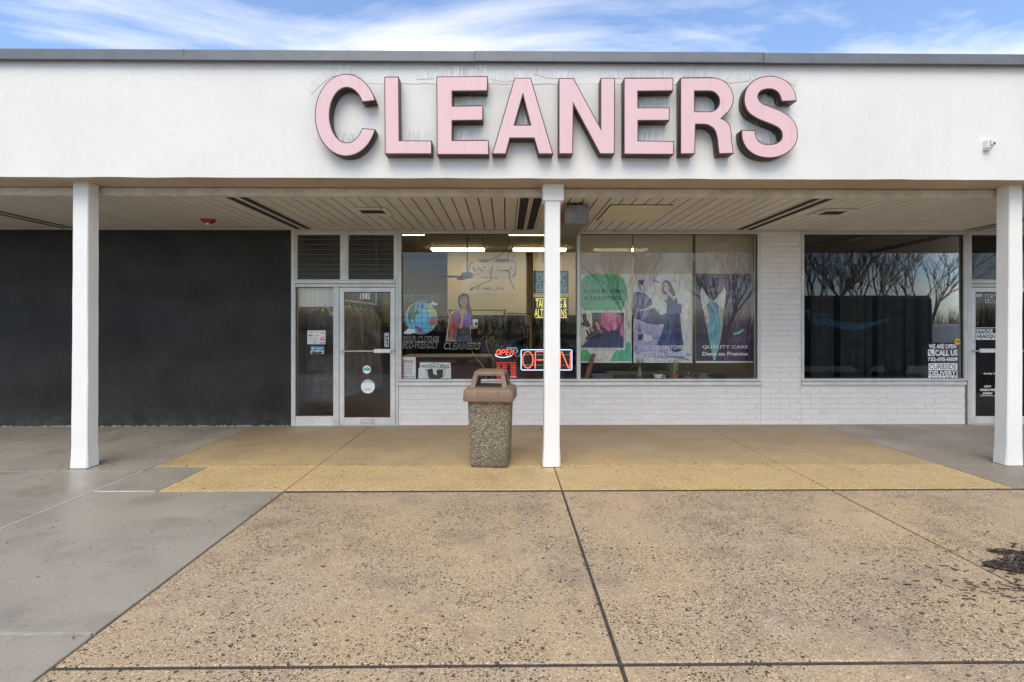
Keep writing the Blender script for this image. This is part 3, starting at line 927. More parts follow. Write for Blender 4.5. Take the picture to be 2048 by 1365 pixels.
# header wall of the shop front space, open below
xw0, xw1 = X(895, 13.0), X(1052, 13.0)
b = MB(); b.box(xw0, xw1, 13.0, 13.12, 1.78, ZC); b.box(X(1066,13.0), XI-0.07, 13.0, 13.12, 1.78, ZC); b.build('header_wall', M['int_wall'], bld)
b = MB(); b.box(xw1, X(1066,13.0), 13.6, 13.7, 0.0, ZC); b.box(XD, xw0-0.02, 14.6, 14.7, 1.6, ZC)
b.build('inner_wall', plain('ochre_inner_wall', (0.52,0.38,0.18), 0.7), bld)
b = MB(); b.box(XR-0.1, XR, YW+0.2, 16.1, -0.05, ZC); b.build('empty_shop_side_wall', M['int_grey'], bld)
b = MB(); b.box(XI+0.1, XR-0.5, 15.0, 15.05, -0.05, ZC-0.05)
b.build('dark_partition', plain('dark_partition_cloth', (0.035,0.035,0.035), 0.9), bld)
# support strip: window board inside the shop
b = MB(); b.box(XB0+0.02, XB1-0.02, YW+0.095, YW+0.62, ZSILL-0.03, ZSILL+0.035)
board = b.build('window_board', plain('window_board_paint', (0.10,0.12,0.11), 0.5), bld)
ZBD = ZSILL + 0.035
# ------------------------------------------------------------------ columns
def column(pt, pb, depth, label, capital=None, seed=0):
    """pt, pb: pixel columns (left, right) of the front face at top and foot"""
    zt = 3.105
    m = MB(); n = 26; rings = []
    x0t, x1t, x0b, x1b = X(pt[0], YP), X(pt[1], YP), X(pb[0], YP), X(pb[1], YP)
    for i in range(n+1):
        u = i/n; z = zt*u
        q = u**0.6
        a, c = x0b + (x0t-x0b)*q, x1b + (x1t-x1b)*q
        fl = 0.010*max(0, 1-u*14)
        def w(k): return 0.0035*mnoise.noise(Vector((k*9.1+seed, z*3.0, 2))) + 0.002*mnoise.noise(Vector((k*5+seed, z*14, 7)))
        ch = 0.009
        y0, y1 = YP, YP+depth
        rings.append([Vector((a+ch+w(1), y0+w(2)-fl, z)), Vector((c-ch+w(3), y0+w(4)-fl, z)), Vector((c+w(5)+fl, y0+ch, z)), Vector((c+w(6)+fl, y1-ch, z)),
                      Vector((c-ch, y1+w(7), z)), Vector((a+ch, y1+w(8), z)), Vector((a+w(9)-fl, y1-ch, z)), Vector((a+w(10)-fl, y0+ch, z))])
    m.loft(rings)
    cx = (x0b+x1b)/2
    root = thing('column', (cx, YP+depth/2, 0), label, 'column', 'white columns carrying the canopy')
    m.build('shaft', M['column'], root)
    if capital:
        c0, c1, zc = X(capital[0], YP-0.02), X(capital[1], YP-0.02), capital[2]
        k = MB(); k.bbox(c0, c1, YP-0.022, YP+depth+0.03, zc, zt-0.001, 0.008, 2)
        k.build('capital', M['column'], root)
    # crumbled, stained foot
    k = MB()
    k.box(x0b-0.014, x1b+0.014, YP-0.014, YP+depth+0.012, -0.02, 0.006)
    k.build('foot_grime', M['joint'], root)
    return root
column((145,175.6), (140,174), 0.165, 'white stucco column in front of the charcoal wall', seed=1)
column((1090.5,1121.0), (1087,1119.3), 0.165, 'slim white column with a square capital beside the litter bin', (1086,1128,Z(1107,402,YP)), seed=4)
column((2019.4,2046), (2013,2046), 0.165, 'white stucco column in front of the second shop door', seed=8)

# ------------------------------------------------------------------ the big channel letters
M['letter_side'] = plain('bronze_letter_side', (0.045,0.037,0.030), 0.45, 0.3, var=0.3, scale=8)
def _pink():
    t = NT('faded_pink_letter_face')
    r = t.node('ShaderNodeObjectInfo').outputs['Random']
    n = t.noise(2.2, 4, 0.6)
    c = t.mix(t.rng(n, 0.3, 0.7), (0.76,0.46,0.475), (0.74,0.505,0.52))
    c = t.mix(t.rng(r, 0.0, 1.0, 0.0, 0.45), c, (0.66,0.52,0.55))
    st = t.noise(10, 5, 0.7, t.vec((1.5,1.5,0.18)))
    c = t.mix(t.rng(st, 0.54, 0.78, 0, 0.6), c, (0.60,0.40,0.37))
    t.set(c, 0.32)
    return t.m
M['pink'] = _pink()
M['letter_trim'] = plain('dark_red_letter_trim', (0.075,0.012,0.016), 0.4, var=0.3, scale=10)
YL0, YL1 = 5.548, 5.672
def arc(cx, cy, rx, ry, a0, a1, n=28):
    return [(cx + rx*math.cos(rad(a0+(a1-a0)*k/n)), cy - ry*math.sin(rad(a0+(a1-a0)*k/n))) for k in range(n+1)]
LET = []
LET.append(('C', [arc(692.5,231,62.5,82.3,20.5,339.5,44) + arc(694,231,34.5,55,332,28,36)]))
LET.append(('L', [[(769,154.5),(797.5,154.5),(799,281.7),(863.6,282),(863.6,309),(770,309)]]))
LET.append(('E', [[(873,154),(976,153.5),(975,183),(904.7,183.5),(905,213),(966.4,212),(966,241.6),(904.7,242.4),(904.7,281.5),(977.3,281),(977.8,310.4),(874,310)]]))
LET.append(('A', [[(1029,156.5),(1061.7,156.5),(1106.4,309),(1077,309),(1068,277.4),(1020,277.4),(1012,309),(984,309)], [(1045.7,191),(1061,250.7),(1029,250.7)]]))
LET.append(('N', [[(1117.4,157.2),(1147,157.2),(1201,256.6),(1201,156.7),(1229.7,156.7),(1229,308.8),(1199.7,308.8),(1147,210),(1145.6,308.8),(1117.4,308.8)]]))
LET.append(('E', [[(1247.6,157),(1346.5,156.7),(1346,183),(1275.6,183.6),(1276,216),(1339,216),(1338.6,242),(1276,242.4),(1276,282),(1348,283),(1347,310),(1247.6,309.4)]]))
r_out = [(1360.5,156.4),(1420,156)] + arc(1424,197.5,43,41.5,88,-48,18)[1:] + [(1442.7,237.6)] + catmull([(1448,240),(1458,249),(1462,262),(1464,285),(1467,308)], 4, False) \
    + catmull([(1437.5,308.8),(1435,290),(1433.5,276),(1428,260),(1415,251),(1400,249.6)], 4, False) + [(1391,249.6),(1389.5,308.8),(1360.5,309)]
r_hole = [(1389,183.3),(1417,183.3)] + arc(1418,203.6,20.5,20.3,88,-88,14) + [(1417,223.9),(1389,223.6)]
LET.append(('R', [r_out, r_hole]))
s_a = [(1593,203),(1589,183),(1576,165.5),(1558,155.8),(1540,152.7),(1520,155.5),(1502,165.5),(1491,181),(1487.6,200),(1491,217),(1501,230),(1520,241),(1543,250),(1557,257.5),(1563,267),(1562,279),(1552,287),(1535,289.6),(1521,286),(1512.5,276),(1509.4,261.4)]
s_b = [(1482.3,260.8),(1484,280),(1493,298),(1511,311.5),(1535,316.7),(1560,313.5),(1581,301.5),(1592,286),(1595,269),(1591,248),(1578,233),(1560,222),(1538,213.5),(1523,206.5),(1516,197),(1518,187),(1526,181),(1539,179),(1550,182),(1558,190),(1562.7,204)]
LET.append(('S', [catmull(s_a, 4, False) + catmull(s_b, 4, False)]))
sp = P(1110, 312, YL1)
sign = thing('channel_letter_sign', (sp.x, YL1, sp.z), 'large faded pink channel letters reading CLEANERS across the white fascia', 'sign')
for ch, loops in LET:
    L = [[(X(a, YL0), Z(a, b_, YL0)) for a, b_ in lp] for lp in loops]
    cx = sum(p[0] for p in L[0])/len(L[0]); cz = min(p[1] for p in L[0])
    L = [[(a-cx, c-cz) for a, c in lp] for lp in L]
    can = link('letter', outline_mesh('letter', L, YL1-YL0-0.004), M['letter_side'], sign, (cx, YL0+0.004, cz))
    link('trim', outline_mesh('letter_trim', L, 0.006, 0.0015), M['letter_trim'], can, (cx, YL0-0.0025, cz))
    link('face', outline_mesh('letter_face', L, 0.004, -0.0085), M['pink'], can, (cx, YL0-0.0065, cz))

# bird spikes on and above the letters
M['wire'] = plain('thin_steel_wire', (0.46,0.45,0.43), 0.4, 0.4)
def spikes(path, length, lean, n, label, Y=5.60, up=(0,1), jit=0.25):
    """path: pixel polyline of the strip; wires fan upwards from it"""
    pts = [P(a, b_, Y) for a, b_ in path]
    seg = [0]
    for i in range(1, len(pts)): seg.append(seg[-1] + (pts[i]-pts[i-1]).length)
    m = MB()
    for k in range(n):
        d = seg[-1]*(k+0.5)/n
        i = max(j for j in range(len(seg)-1) if seg[j] <= d)
        u = (d-seg[i])/max(seg[i+1]-seg[i], 1e-6)
        p = pts[i].lerp(pts[i+1], u)
        t = (pts[i+1]-pts[i]).normalized()
        nrm = Vector((-t.z, 0, t.x))
        if nrm.z < 0 and abs(nrm.z) > 0.2: nrm = -nrm
        ll = length*R.uniform(0.75, 1.1)
        e = p + (nrm + t*(lean + R.uniform(-jit, jit)))*ll + Vector((0, R.uniform(-0.05, 0.045), 0))
        m.tube([p, e], [0.0013, 0.0009], 3, cap=False)
    m.tube(pts, 0.003, 4)
    root = thing('bird_spike_strip', (pts[0].x, Y, min(p.z for p in pts)), label, 'bird spikes', 'wire bird spikes on the sign letters')
    o = m.build('wire_spikes', M['wire'], root)
    tag(o, kind='stuff')
LBL = 'thin wire bird spikes '
spikes([(622,190),(640,172),(662,155),(690,148),(712,150)], 0.095, 0.1, 46, LBL + 'around the top of the round first letter')
spikes([(672,285),(684,291),(697,292),(715,286),(728,272)], 0.13, 0.0, 40, LBL + 'fanning inside the open bowl of the first letter')
spikes([(772,154),(797,154)], 0.085, 0.05, 11, LBL + 'on top of the second letter stem')
spikes([(803,282),(862,282)], 0.10, 0.0, 24, LBL + 'on the foot of the second letter')
spikes([(832,160),(868,158)], 0.10, -0.25, 16, LBL + 'leaning loose between the second and third letters')
spikes([(873,154),(974,153)], 0.11, 0.05, 44, LBL + 'along the top of the third letter')
spikes([(910,212),(962,211)], 0.10, 0.1, 18, LBL + 'in the upper gap of the third letter')
spikes([(910,281),(972,280)], 0.12, 0.1, 24, LBL + 'in the lower gap of the third letter')
spikes([(980,159),(1010,165),(1030,161),(1060,157)], 0.11, 0.0, 34, LBL + 'on a sagging strip by the top of the fourth letter')
spikes([(1033,250),(1058,250)], 0.11, 0.0, 9, LBL + 'in the triangular hole of the fourth letter')
spikes([(1068,149),(1095,157),(1150,158)], 0.10, 0.05, 34, LBL + 'on a drooping strip up to the fifth letter')
spikes([(1202,157),(1245,158)], 0.10, -0.1, 18, LBL + 'on top of the fifth letter right stem')
spikes([(1249,156),(1345,156)], 0.10, 0.2, 42, LBL + 'along the top of the sixth letter')
spikes([(1280,216),(1335,216)], 0.11, 0.0, 16, LBL + 'in the upper gap of the sixth letter')
spikes([(1281,282),(1330,283)], 0.12, 0.1, 22, LBL + 'in the lower gap of the sixth letter')
spikes([(1364,155),(1425,155),(1448,163),(1462,168),(1500,162)], 0.10, 0.15, 60, LBL + 'over the rounded top of the seventh letter')
spikes([(1393,223),(1417,224)], 0.105, 0.0, 12, LBL + 'inside the bowl of the seventh letter')
spikes([(1502,165),(1520,155),(1545,152),(1572,162),(1592,175)], 0.095, 0.1, 44, LBL + 'around the top of the last letter')
spikes([(1522,207),(1558,215)], 0.10, -0.15, 12, LBL + 'in the upper bowl of the last letter')
spikes([(1492,260),(1516,260)], 0.10, 0.3, 12, LBL + 'on the lower tip of the last letter')
spikes([(1516,281),(1535,288),(1555,284)], 0.11, 0.0, 20, LBL + 'in the lower bowl of the last letter')

# ------------------------------------------------------------------ motion sensor on the fascia
c = P(1972, 291, YF)
s = thing('security_sensor', (c.x, YF, c.z-0.06), 'small white security sensor box on the fascia above the second shop', 'sensor')
m = MB(); m.bbox(c.x-0.034, c.x+0.030, YF-0.06, YF+0.004, c.z-0.045, c.z+0.045, 0.006, 2); m.build('housing', M['white'], s)
m = MB(); m.bbox(c.x-0.012, c.x+0.036, YF-0.085, YF-0.062, c.z-0.02, c.z+0.04, 0.008, 2); m.build('front_cover', M['white'], s)
m = MB(); m.lathe((0,0,0), [(0.001,0.0),(0.008,0.002),(0.011,0.006),(0.008,0.012),(0.001,0.015)], 14)
m.v = [(v[0]+c.x+0.012, YF-0.085-v[2]*0.6, v[1]+c.z-0.005) for v in m.v]
m.build('lens', M['black'], s, smooth=True)
m = MB(); m.box(c.x-0.035, c.x+0.02, YF-0.05, YF-0.01, c.z-0.062, c.z-0.05); m.build('bracket', M['steel'], s)

# ------------------------------------------------------------------ soffit fittings
def soffit_pt(px, py):
    """point on the soffit plane seen at this pixel"""
    d = F*(ZS-H)/(648-py)
    for _ in range(6):
        x = X(px, (d - 0)/1.0); Y = (d - x*math.sin(TH))/math.cos(TH)
        d2 = F*(ZS-H)/(648-py); d = d2; x = X(px, Y)
    return x, Y
def grille_vent(px0, px1, py0, py1, label):
    xa_, y1_ = soffit_pt(px0, py0); _, y0_ = soffit_pt(px1, py0); _, yb = soffit_pt(px1, py1)
    cx, cy = soffit_pt((px0+px1)/2, (py0+py1)/2)
    hw, hd = 0.215, 0.20
    s = thing('ceiling_grille', (cx, cy, ZS), label, 'vent grille', 'square grilles in the soffit')
    m = MB(); z0, z1 = ZS-0.028, ZS-0.002; f = 0.062
    m.bbox(cx-hw, cx-hw+f, cy-hd, cy+hd, z0, z1, 0.006); m.bbox(cx+hw-f, cx+hw, cy-hd, cy+hd, z0, z1, 0.006)
    m.bbox(cx-hw+f, cx+hw-f, cy-hd, cy-hd+f, z0+0.001, z1, 0.006); m.bbox(cx-hw+f, cx+hw-f, cy+hd-f, cy+hd, z0+0.001, z1, 0.006)
    m.build('frame', M['vent_frame'], s)
    m = MB(); m.box(cx-hw+f, cx+hw-f, cy-hd+f, cy+hd-f, ZS-0.008, ZS-0.003)
    m.build('screen', M['vent_dark'], s)
    k = cy-hd+f+0.01
    while k < cy+hd-f-0.01:
        m = MB(); m.box(cx-hw+f, cx+hw-f, k, k+0.008, ZS-0.016, ZS-0.009); m.build('slat', M['vent_dark'], s); k += 0.032
grille_vent(706, 785, 412, 431, 'square cream framed grille in the soffit before the louvred transom')
grille_vent(1612, 1716, 415, 432, 'square cream framed grille in the soffit before the dark shop window')
ax0, ay0 = soffit_pt(1222, 409.5); ax1, _ = soffit_pt(1345, 409.5); _, ay1 = soffit_pt(1200, 440)
s = thing('access_panel', ((ax0+ax1)/2, (ay0+ay1)/2, ZS), 'flat cream access panel in the soffit beside the hanging sign box', 'panel')
m = MB(); m.bbox(ax0, ax1, ay0, ay1, ZS-0.012, ZS-0.002, 0.003); m.build('board', M['access'], s)
m = MB(); m.box(ax0-0.012, ax1+0.012, ay0-0.012, ay0-0.001, ZS-0.010, ZS-0.002); m.box(ax0-0.012, ax0-0.001, ay0, ay1, ZS-0.008, ZS-0.002)
m.build('edge_gap', M['joint'], s)
# red fire alarm strobe
sx, sy = soffit_pt(417, 439)
s = thing('fire_alarm_strobe', (sx, sy, ZS), 'small red fire alarm strobe under the soffit by the charcoal wall', 'alarm')
m = MB(); m.loft([rrect(0.088,0.066,0.03,ZS-0.004,4,sx,sy), rrect(0.085,0.063,0.03,ZS-0.025,4,sx,sy), rrect(0.050,0.038,0.025,ZS-0.058,4,sx,sy), rrect(0.020,0.016,0.012,ZS-0.062,4,sx,sy)])
m.build('red_housing', M['red'], s, smooth=True)
m = MB(); m.lathe((sx, sy-0.03, ZS-0.085), [(0.002,0.0),(0.02,0.006),(0.026,0.018),(0.024,0.03),(0.01,0.034)], 14); m.build('lens', M['white'], s, smooth=True)
# loose end of edge trim
m = MB(); q = P(428, 379, 6.09); m.hexa([(q.x-0.02,6.085,q.z-0.02),(q.x+0.03,6.085,q.z-0.028),(q.x+0.03,6.1,q.z-0.028),(q.x-0.02,6.1,q.z-0.02)],
     [(q.x-0.02,6.085,q.z+0.015),(q.x+0.03,6.085,q.z+0.0),(q.x+0.03,6.1,q.z+0.0),(q.x-0.02,6.1,q.z+0.015)])
m.build('trim_end', M['trim'], bld)

# ------------------------------------------------------------------ hanging sign box under the soffit
def sign_box():
    y0 = 6.42; y1 = 7.88
    x0, x1 = X(1132, y0), X(1176, y0)
    z1 = ZS - 0.035; z0 = Z(1154, 447, y0)
    s = thing('hanging_sign_box', ((x0+x1)/2, (y0+y1)/2, z0), 'grey metal blade sign box hanging under the soffit behind the slim column', 'sign')
    t = NT('stained_grey_sheet_metal')
    n = t.noise(6, 6, 0.7); zz = t.noise(14, 5, 0.7, t.vec((3,3,0.6)))
    c = t.mix(t.rng(n, 0.35, 0.7), (0.24,0.215,0.18), (0.15,0.13,0.11))
    c = t.mix(t.rng(zz, 0.55, 0.8, 0, 0.7), c, (0.10,0.085,0.07))
    t.set(c, 0.45, 0.5); mm = t.m
    m = MB(); m.bbox(x0, x1, y0, y1, z0, z1, 0.005, 2); body = m.build('cabinet', mm, s)
    m = MB(); f = 0.028
    for xx in (x0, x1):
        m.bbox(xx-f/2, xx+f/2, y0-0.006, y0+f, z0-0.004, z1+0.002, 0.003)
    m.bbox(x0+f/2, x1-f/2, y0-0.005, y0+f, z0-0.004, z0+f*0.8, 0.003)
    m.build('end_frame', mm, s)
    m = MB()
    for side in (x0-0.004, x1+0.001):
        m.box(side, side+0.003, y0+0.06, y1-0.06, z0+0.05, z1-0.05)
    face = m.build('sign_face', plain('red_sign_face', lin(150,45,32), 0.35), s)
    lm = plain('cream_sign_lettering', (0.7,0.65,0.55), 0.4)
    me = text_mesh('CLEANERS', 0.01, 0.0)
    xs = [v.co.x for v in me.vertices]; ys = [v.co.y for v in me.vertices]
    for v in me.vertices:
        u = (v.co.x-min(xs))/(max(xs)-min(xs)); w = (v.co.y-min(ys))/(max(ys)-min(ys))
        v.co = (0, -u*0.78, w*0.12)
    link('lettering', me, lm, s, (x0-0.0055, y1-0.11, z0+0.11))
    m = MB()
    for yy in (y0+0.12, y1-0.12): m.tube([((x0+x1)/2, yy, z1-0.002), ((x0+x1)/2, yy, ZS+0.01)], 0.014, 8)
    m.build('hanger', mm, s)
    for k in range(5):
        xx = x0 + 0.022 + (x1-x0-0.044)*k/4
        m = MB(); m.tube([(xx, y0-0.009, z0+0.008), (xx, y0-0.003, z0+0.008)], 0.006, 8); m.build('screw', M['joint'], s)
    for xx in (x0+0.02, x1-0.02):
        m = MB(); m.tube([(xx, y0-0.009, z1-0.025), (xx, y0-0.003, z1-0.025)], 0.007, 8); m.build('screw', M['joint'], s)
sign_box()

# ------------------------------------------------------------------ litter bin
def litter_bin():
    def pebble():
        t = NT('exposed_pebble_concrete')
        v = t.vec((1,1,1), 'obj')
        p = t.voro(105, v); g = t.node('ShaderNodeSeparateColor'); t.l(p.outputs['Color'], g.inputs[0])
        c = t.ramp(g.outputs[0], [(0.0,(0.13,0.10,0.07)),(0.25,(0.27,0.21,0.14)),(0.55,(0.42,0.345,0.24)),(0.8,(0.56,0.47,0.34)),(1.0,(0.80,0.74,0.62))])
        e = t.voro(105, v, 'DISTANCE_TO_EDGE')
        c = t.mix(t.rng(e.outputs['Distance'], 0.12, 0.03), c, (0.10,0.08,0.06))
        z = t.node('ShaderNodeSeparateXYZ'); t.l(v, z.inputs[0])
        moss = t.math('MULTIPLY', t.rng(t.noise(4.5, 5, 0.7, v), 0.50, 0.68), t.rng(z.outputs[0], 0.10, 0.19))
        c = t.mix(t.math('MULTIPLY', moss, 0.55), c, (0.16,0.16,0.03))
        dirt = t.rng(t.noise(3, 4, 0.7, v), 0.45, 0.75, 0, 0.5)
        c = t.mix(dirt, c, (0.10,0.08,0.06))
        t.set(c, 0.6); t.bump(p.outputs['Distance'], 0.9, 0.02)
        t.n['Bump'].invert = True
        return t.m
    t = NT('weathered_brown_plastic')
    n = t.noise(5, 6, 0.7, t.vec((1,1,1),'obj')); n2 = t.noise(18, 6, 0.75, t.vec((1,1,0.3),'obj'))
    c = t.mix(t.rng(n, 0.3, 0.7), (0.225,0.147,0.090), (0.175,0.115,0.073))
    c = t.mix(t.rng(n2, 0.58, 0.8, 0, 0.6), c, (0.40,0.30,0.22))
    t.set(c, t.rng(n, 0.3, 0.7, 0.45, 0.65)); lidm = t.m
    cy = 6.08
    cx = X(981, cy-0.2)
    s = thing('litter_bin', (cx, cy, 0), 'pebble concrete litter bin with a brown plastic hooded lid', 'bin', rz=rad(-6))
    Lb = dict(parent=s, local=True)
    m = MB()
    rings = []
    for z, h, r in ((0.004,0.188,0.04),(0.022,0.205,0.05),(0.045,0.211,0.05),(0.2,0.215,0.05),(0.45,0.223,0.05),(0.70,0.231,0.05),(0.75,0.233,0.05)):
        rings.append(rrect(h, h, r, z, 4))
    m.loft(rings); m.build('pebble_body', pebble(), smooth=True, **Lb)
    m = MB()
    m.loft([rrect(h,h,r,z,4) for z,h,r in ((0.732,0.262,0.03),(0.728,0.270,0.035),(0.742,0.274,0.035),(0.842,0.268,0.035),(0.856,0.258,0.035),(0.872,0.236,0.03),(0.878,0.222,0.03))])
    lid = m.build('lid', lidm, smooth=True, **Lb)
    # ribs on the rim
    for sx in (-0.11, 0.11):
        k = MB(); k.bbox(sx-0.004, sx+0.004, -0.2765, -0.268, 0.738, 0.845, 0.0015); k.build('rim_rib', lidm, lid, local=True)
    # hood: four sloping corner posts and a crown
    hb, ht, zb, zt_ = 0.212, 0.165, 0.868, 1.022
    k = MB()
    for sx in (-1, 1):
        for sy in (-1, 1):
            def cor(h, w, z):
                a, c_ = sx*h, sy*h
                q = [(a, c_, z), (a - sx*w, c_, z), (a - sx*w, c_ - sy*0.022, z), (a - sx*0.022, c_ - sy*0.022, z), (a - sx*0.022, c_ - sy*w, z), (a, c_ - sy*w, z)]
                return [Vector(v) for v in (q if sx*sy > 0 else q[::-1])]
            k = MB(); k.loft([cor(hb, 0.060, zb), cor(hb-0.012, 0.054, zb+0.03), cor(ht+0.010, 0.044, zt_-0.025), cor(ht, 0.075, zt_)])
            k.build('hood_post', lidm, lid, local=True)
    k = MB(); k.loft([rrect(h,h,r,z,4) for z,h,r in ((1.000,0.170,0.02),(1.012,0.174,0.02),(1.034,0.170,0.022),(1.050,0.156,0.025),(1.056,0.120,0.03))])
    k.build('crown', lidm, lid, smooth=True, local=True)
    k = MB(); k.loft([rrect(0.19,0.19,0.03,0.879,4), rrect(0.185,0.185,0.03,0.882,4)]); k.build('inner_rim', plain('dark_bin_inside', (0.05,0.045,0.04), 0.6), lid, local=True)
    k = MB(); k.tube([(0.195,-0.214,0.885),(0.195,-0.222,0.885)], 0.006, 8); k.build('rivet', M['black'], lid, local=True)
litter_bin()

# ------------------------------------------------------------------ mulch by the pavement edge
M['bark'] = plain('dark_bark_chip', (0.030,0.021,0.016), 0.75, var=0.8, scale=60)
M['bark_brown'] = plain('brown_bark_chip', (0.085,0.045,0.027), 0.8, var=0.6, scale=60)
M['bark_grey'] = plain('grey_bark_chip', (0.11,0.095,0.08), 0.85, var=0.5, scale=60)
def chips(name, spots, label):
    m = MB()
    for (x, y, z, l, w, t_, a, tilt) in spots:
        ca, sa = math.cos(a), math.sin(a)
        vs = []
        for dz in (0, t_):
            for u, v in ((-l/2,-w/2*R.uniform(0.4,1)),(l/2,-w/2*R.uniform(0.3,1)),(l/2,w/2*R.uniform(0.3,1)),(-l/2,w/2*R.uniform(0.4,1))):
                vs.append((x + u*ca - v*sa, y + u*sa + v*ca, z + dz + u*tilt))
        m.add(vs, [(0,3,2,1),(4,5,6,7),(0,1,5,4),(1,2,6,5),(2,3,7,6),(3,0,4,7)], R.choice((0,0,1,2)))
    return tag(m.build(name, [M['bark'], M['bark_brown'], M['bark_grey']]), label, name.replace('_', ' '), kind='stuff')
sp_ = []
for i in range(1500):
    x = 3.13 + abs(R.gauss(0, 0.36)); y = 3.46 - (x-3.13)*0.28 + R.gauss(0, 0.012 + 0.22*min(0.5, x-3.13))
    hgt = 0.065*min(1, (x-3.13)/0.25)*math.exp(-((x-3.6)/0.45)**2)
    sp_.append((x, y, 0.001 + R.uniform(0, hgt), R.uniform(0.025,0.085), R.uniform(0.007,0.018), R.uniform(0.003,0.008), R.gauss(-0.1,0.7), R.uniform(-0.3,0.3)))
for i in range(160):
    x = 3.34 + abs(R.gauss(0, 0.30)); y = 3.68 + R.gauss(0, 0.02) - (x-3.34)*0.2
    sp_.append((x, y, 0.002+R.uniform(0,0.01), R.uniform(0.02,0.06), R.uniform(0.005,0.012), R.uniform(0.002,0.005), R.gauss(-0.1,0.5), 0))
chips('bark_mulch', sp_, 'heap of dark bark mulch spilled on the tan paving')
sp_ = []
for i in range(230):
    r_ = abs(R.gauss(0, 0.5)); a_ = R.uniform(0, 6.28)
    x, y = 3.1 + r_*math.cos(a_)*1.0, 3.12 + r_*math.sin(a_)*0.6
    if 2.2 < y < 5.0 and x > 1.2: sp_.append((x, y, 0.002, R.uniform(0.012,0.05), R.uniform(0.004,0.011), R.uniform(0.002,0.005), R.gauss(-0.2,0.6), 0))
for i in range(260):
    x, y = R.uniform(-5, 5), R.choice((R.uniform(2.4, 5.0), R.uniform(5.1, 8.2), R.gauss(6.0,0.12)))
    sp_.append((x, y, 0.003, R.uniform(0.008,0.026), R.uniform(0.003,0.009), R.uniform(0.001,0.004), R.uniform(0,3.1), 0))
chips('bark_litter', sp_, 'scattered bark chips and leaf bits on the paving')
# ------------------------------------------------------------------ decals on the window glass
YD = GY + 0.028
LY = 0.0012
K_BLK, K_WHT = ink(16,16,18), ink(235,235,232)
def decal_root(name, px0, py0, px1, py1, Y, label, cat, group=None):
    p = P((px0+px1)/2, py1, Y)
    return thing(name, (p.x, Y, p.z), label, cat, group)
def outlined(body, x0, y0, x1, y1, Y, root, shear=0.18, bold=0.0, ob=0.020, fill=K_BLK, edge=None, **kw):
    e = edge or ink(190,188,180)
    dx_, dy_ = (x1-x0)*0.012, (y1-y0)*0.09
    text(body, x0-dx_, y0-dy_, x1+dx_, y1+dy_, Y, e, root, bold=ob, shear=shear, name='lettering_outline', **kw)
    text(body, x0, y0, x1, y1, Y-2*LY, fill, root, bold=bold, shear=shear, **kw)
# globe decal
g = decal_root('globe_decal', 806, 588, 878, 697, YD, 'window decal of a coloured globe reading we clean your clothes eco-friendly', 'decal')
outlined('WE CLEAN', 809, 591, 877, 601, YD, g)
outlined('YOUR CLOTHES', 807, 674, 877, 683, YD, g)
outlined('ECO-FRIENDLY', 806.5, 685, 876, 696, YD, g)
gx, gy, gr = 842.6, 636.3, 31.5
flat('globe_edge', circpx(gx, gy, 32.6, 48), YD, ink(225,225,215), g)
flat('globe_line', circpx(gx, gy, 31.8, 48), YD-LY, K_BLK, g)
flat('ocean', circpx(gx, gy, 31.0, 48), YD-2*LY, ink(96,186,222), g)
def zz(l): return [(795 + a/11.378, 580 + b_/11.378) for a, b_ in l]
flat('land', zz([(300,390),(345,345),(400,330),(420,345),(395,400),(390,470),(405,510),(430,480),(445,440),(470,470),(490,530),(450,560),(420,590),(395,640),(385,670),(395,740),(375,735),(365,690),(320,660),(290,690),(300,740),(345,780),(370,800),(330,785),(280,740),(250,670),(238,600),(245,530),(265,470)]), YD-3*LY, ink(40,92,60), g)
flat('land', zz([(430,345),(480,320),(500,360),(480,430),(450,415)]), YD-3*LY, ink(70,100,60), g)
flat('land', zz([(530,320),(570,310),(605,350),(590,395),(555,455),(535,395)]), YD-3*LY, ink(46,84,70), g)
flat('land', zz([(400,810),(450,822),(520,870),(560,890),(605,905),(580,950),(520,978),(470,960),(430,905),(390,860)]), YD-3*LY, ink(150,60,150), g)
flat('land', zz([(680,350),(720,345),(780,385),(830,440),(875,550),(830,560),(790,570),(760,610),(770,540),(740,510),(705,500),(690,460),(730,420)]), YD-3*LY, ink(226,200,70), g)
flat('land', zz([(760,625),(830,610),(890,612),(893,650),(880,730),(850,800),(790,815),(745,832),(720,790),(722,700)]), YD-3*LY, ink(168,58,44), g)
for cxx, rx in ((gx+0.5, 13), (gx+0.5, 25)):
    o_, i_ = circpx(cxx, gy, rx+0.35, 40, 31), circpx(cxx, gy, rx-0.35, 40, 30.6)
    flat('grid_line', o_, YD-4*LY, ink(20,50,70), g, holes=[i_])
flat('grid_line', rectpx(gx+0.2, gy-30.5, gx+0.9, gy+30.5), YD-4.6*LY, ink(20,50,70), g)
for yy, hw in ((gy-19,24),(gy-10,29),(gy,30.8),(gy+10.5,29),(gy+20.5,22.5)):
    flat('grid_line', rectpx(gx-hw, yy-0.35, gx+hw, yy+0.35), YD-5.2*LY, ink(20,50,70), g)
flat('cloud', zz([(150,1000),(160,950),(200,925),(225,890),(275,880),(320,900),(350,885),(395,930),(398,985),(330,985),(320,1003)]), YD-6*LY, ink(226,226,222), g, True)
flat('cloud', zz([(725,330),(760,310),(790,275),(830,280),(860,305),(895,300),(912,330),(880,352),(800,350)]), YD-6*LY, ink(226,226,222), g, True)
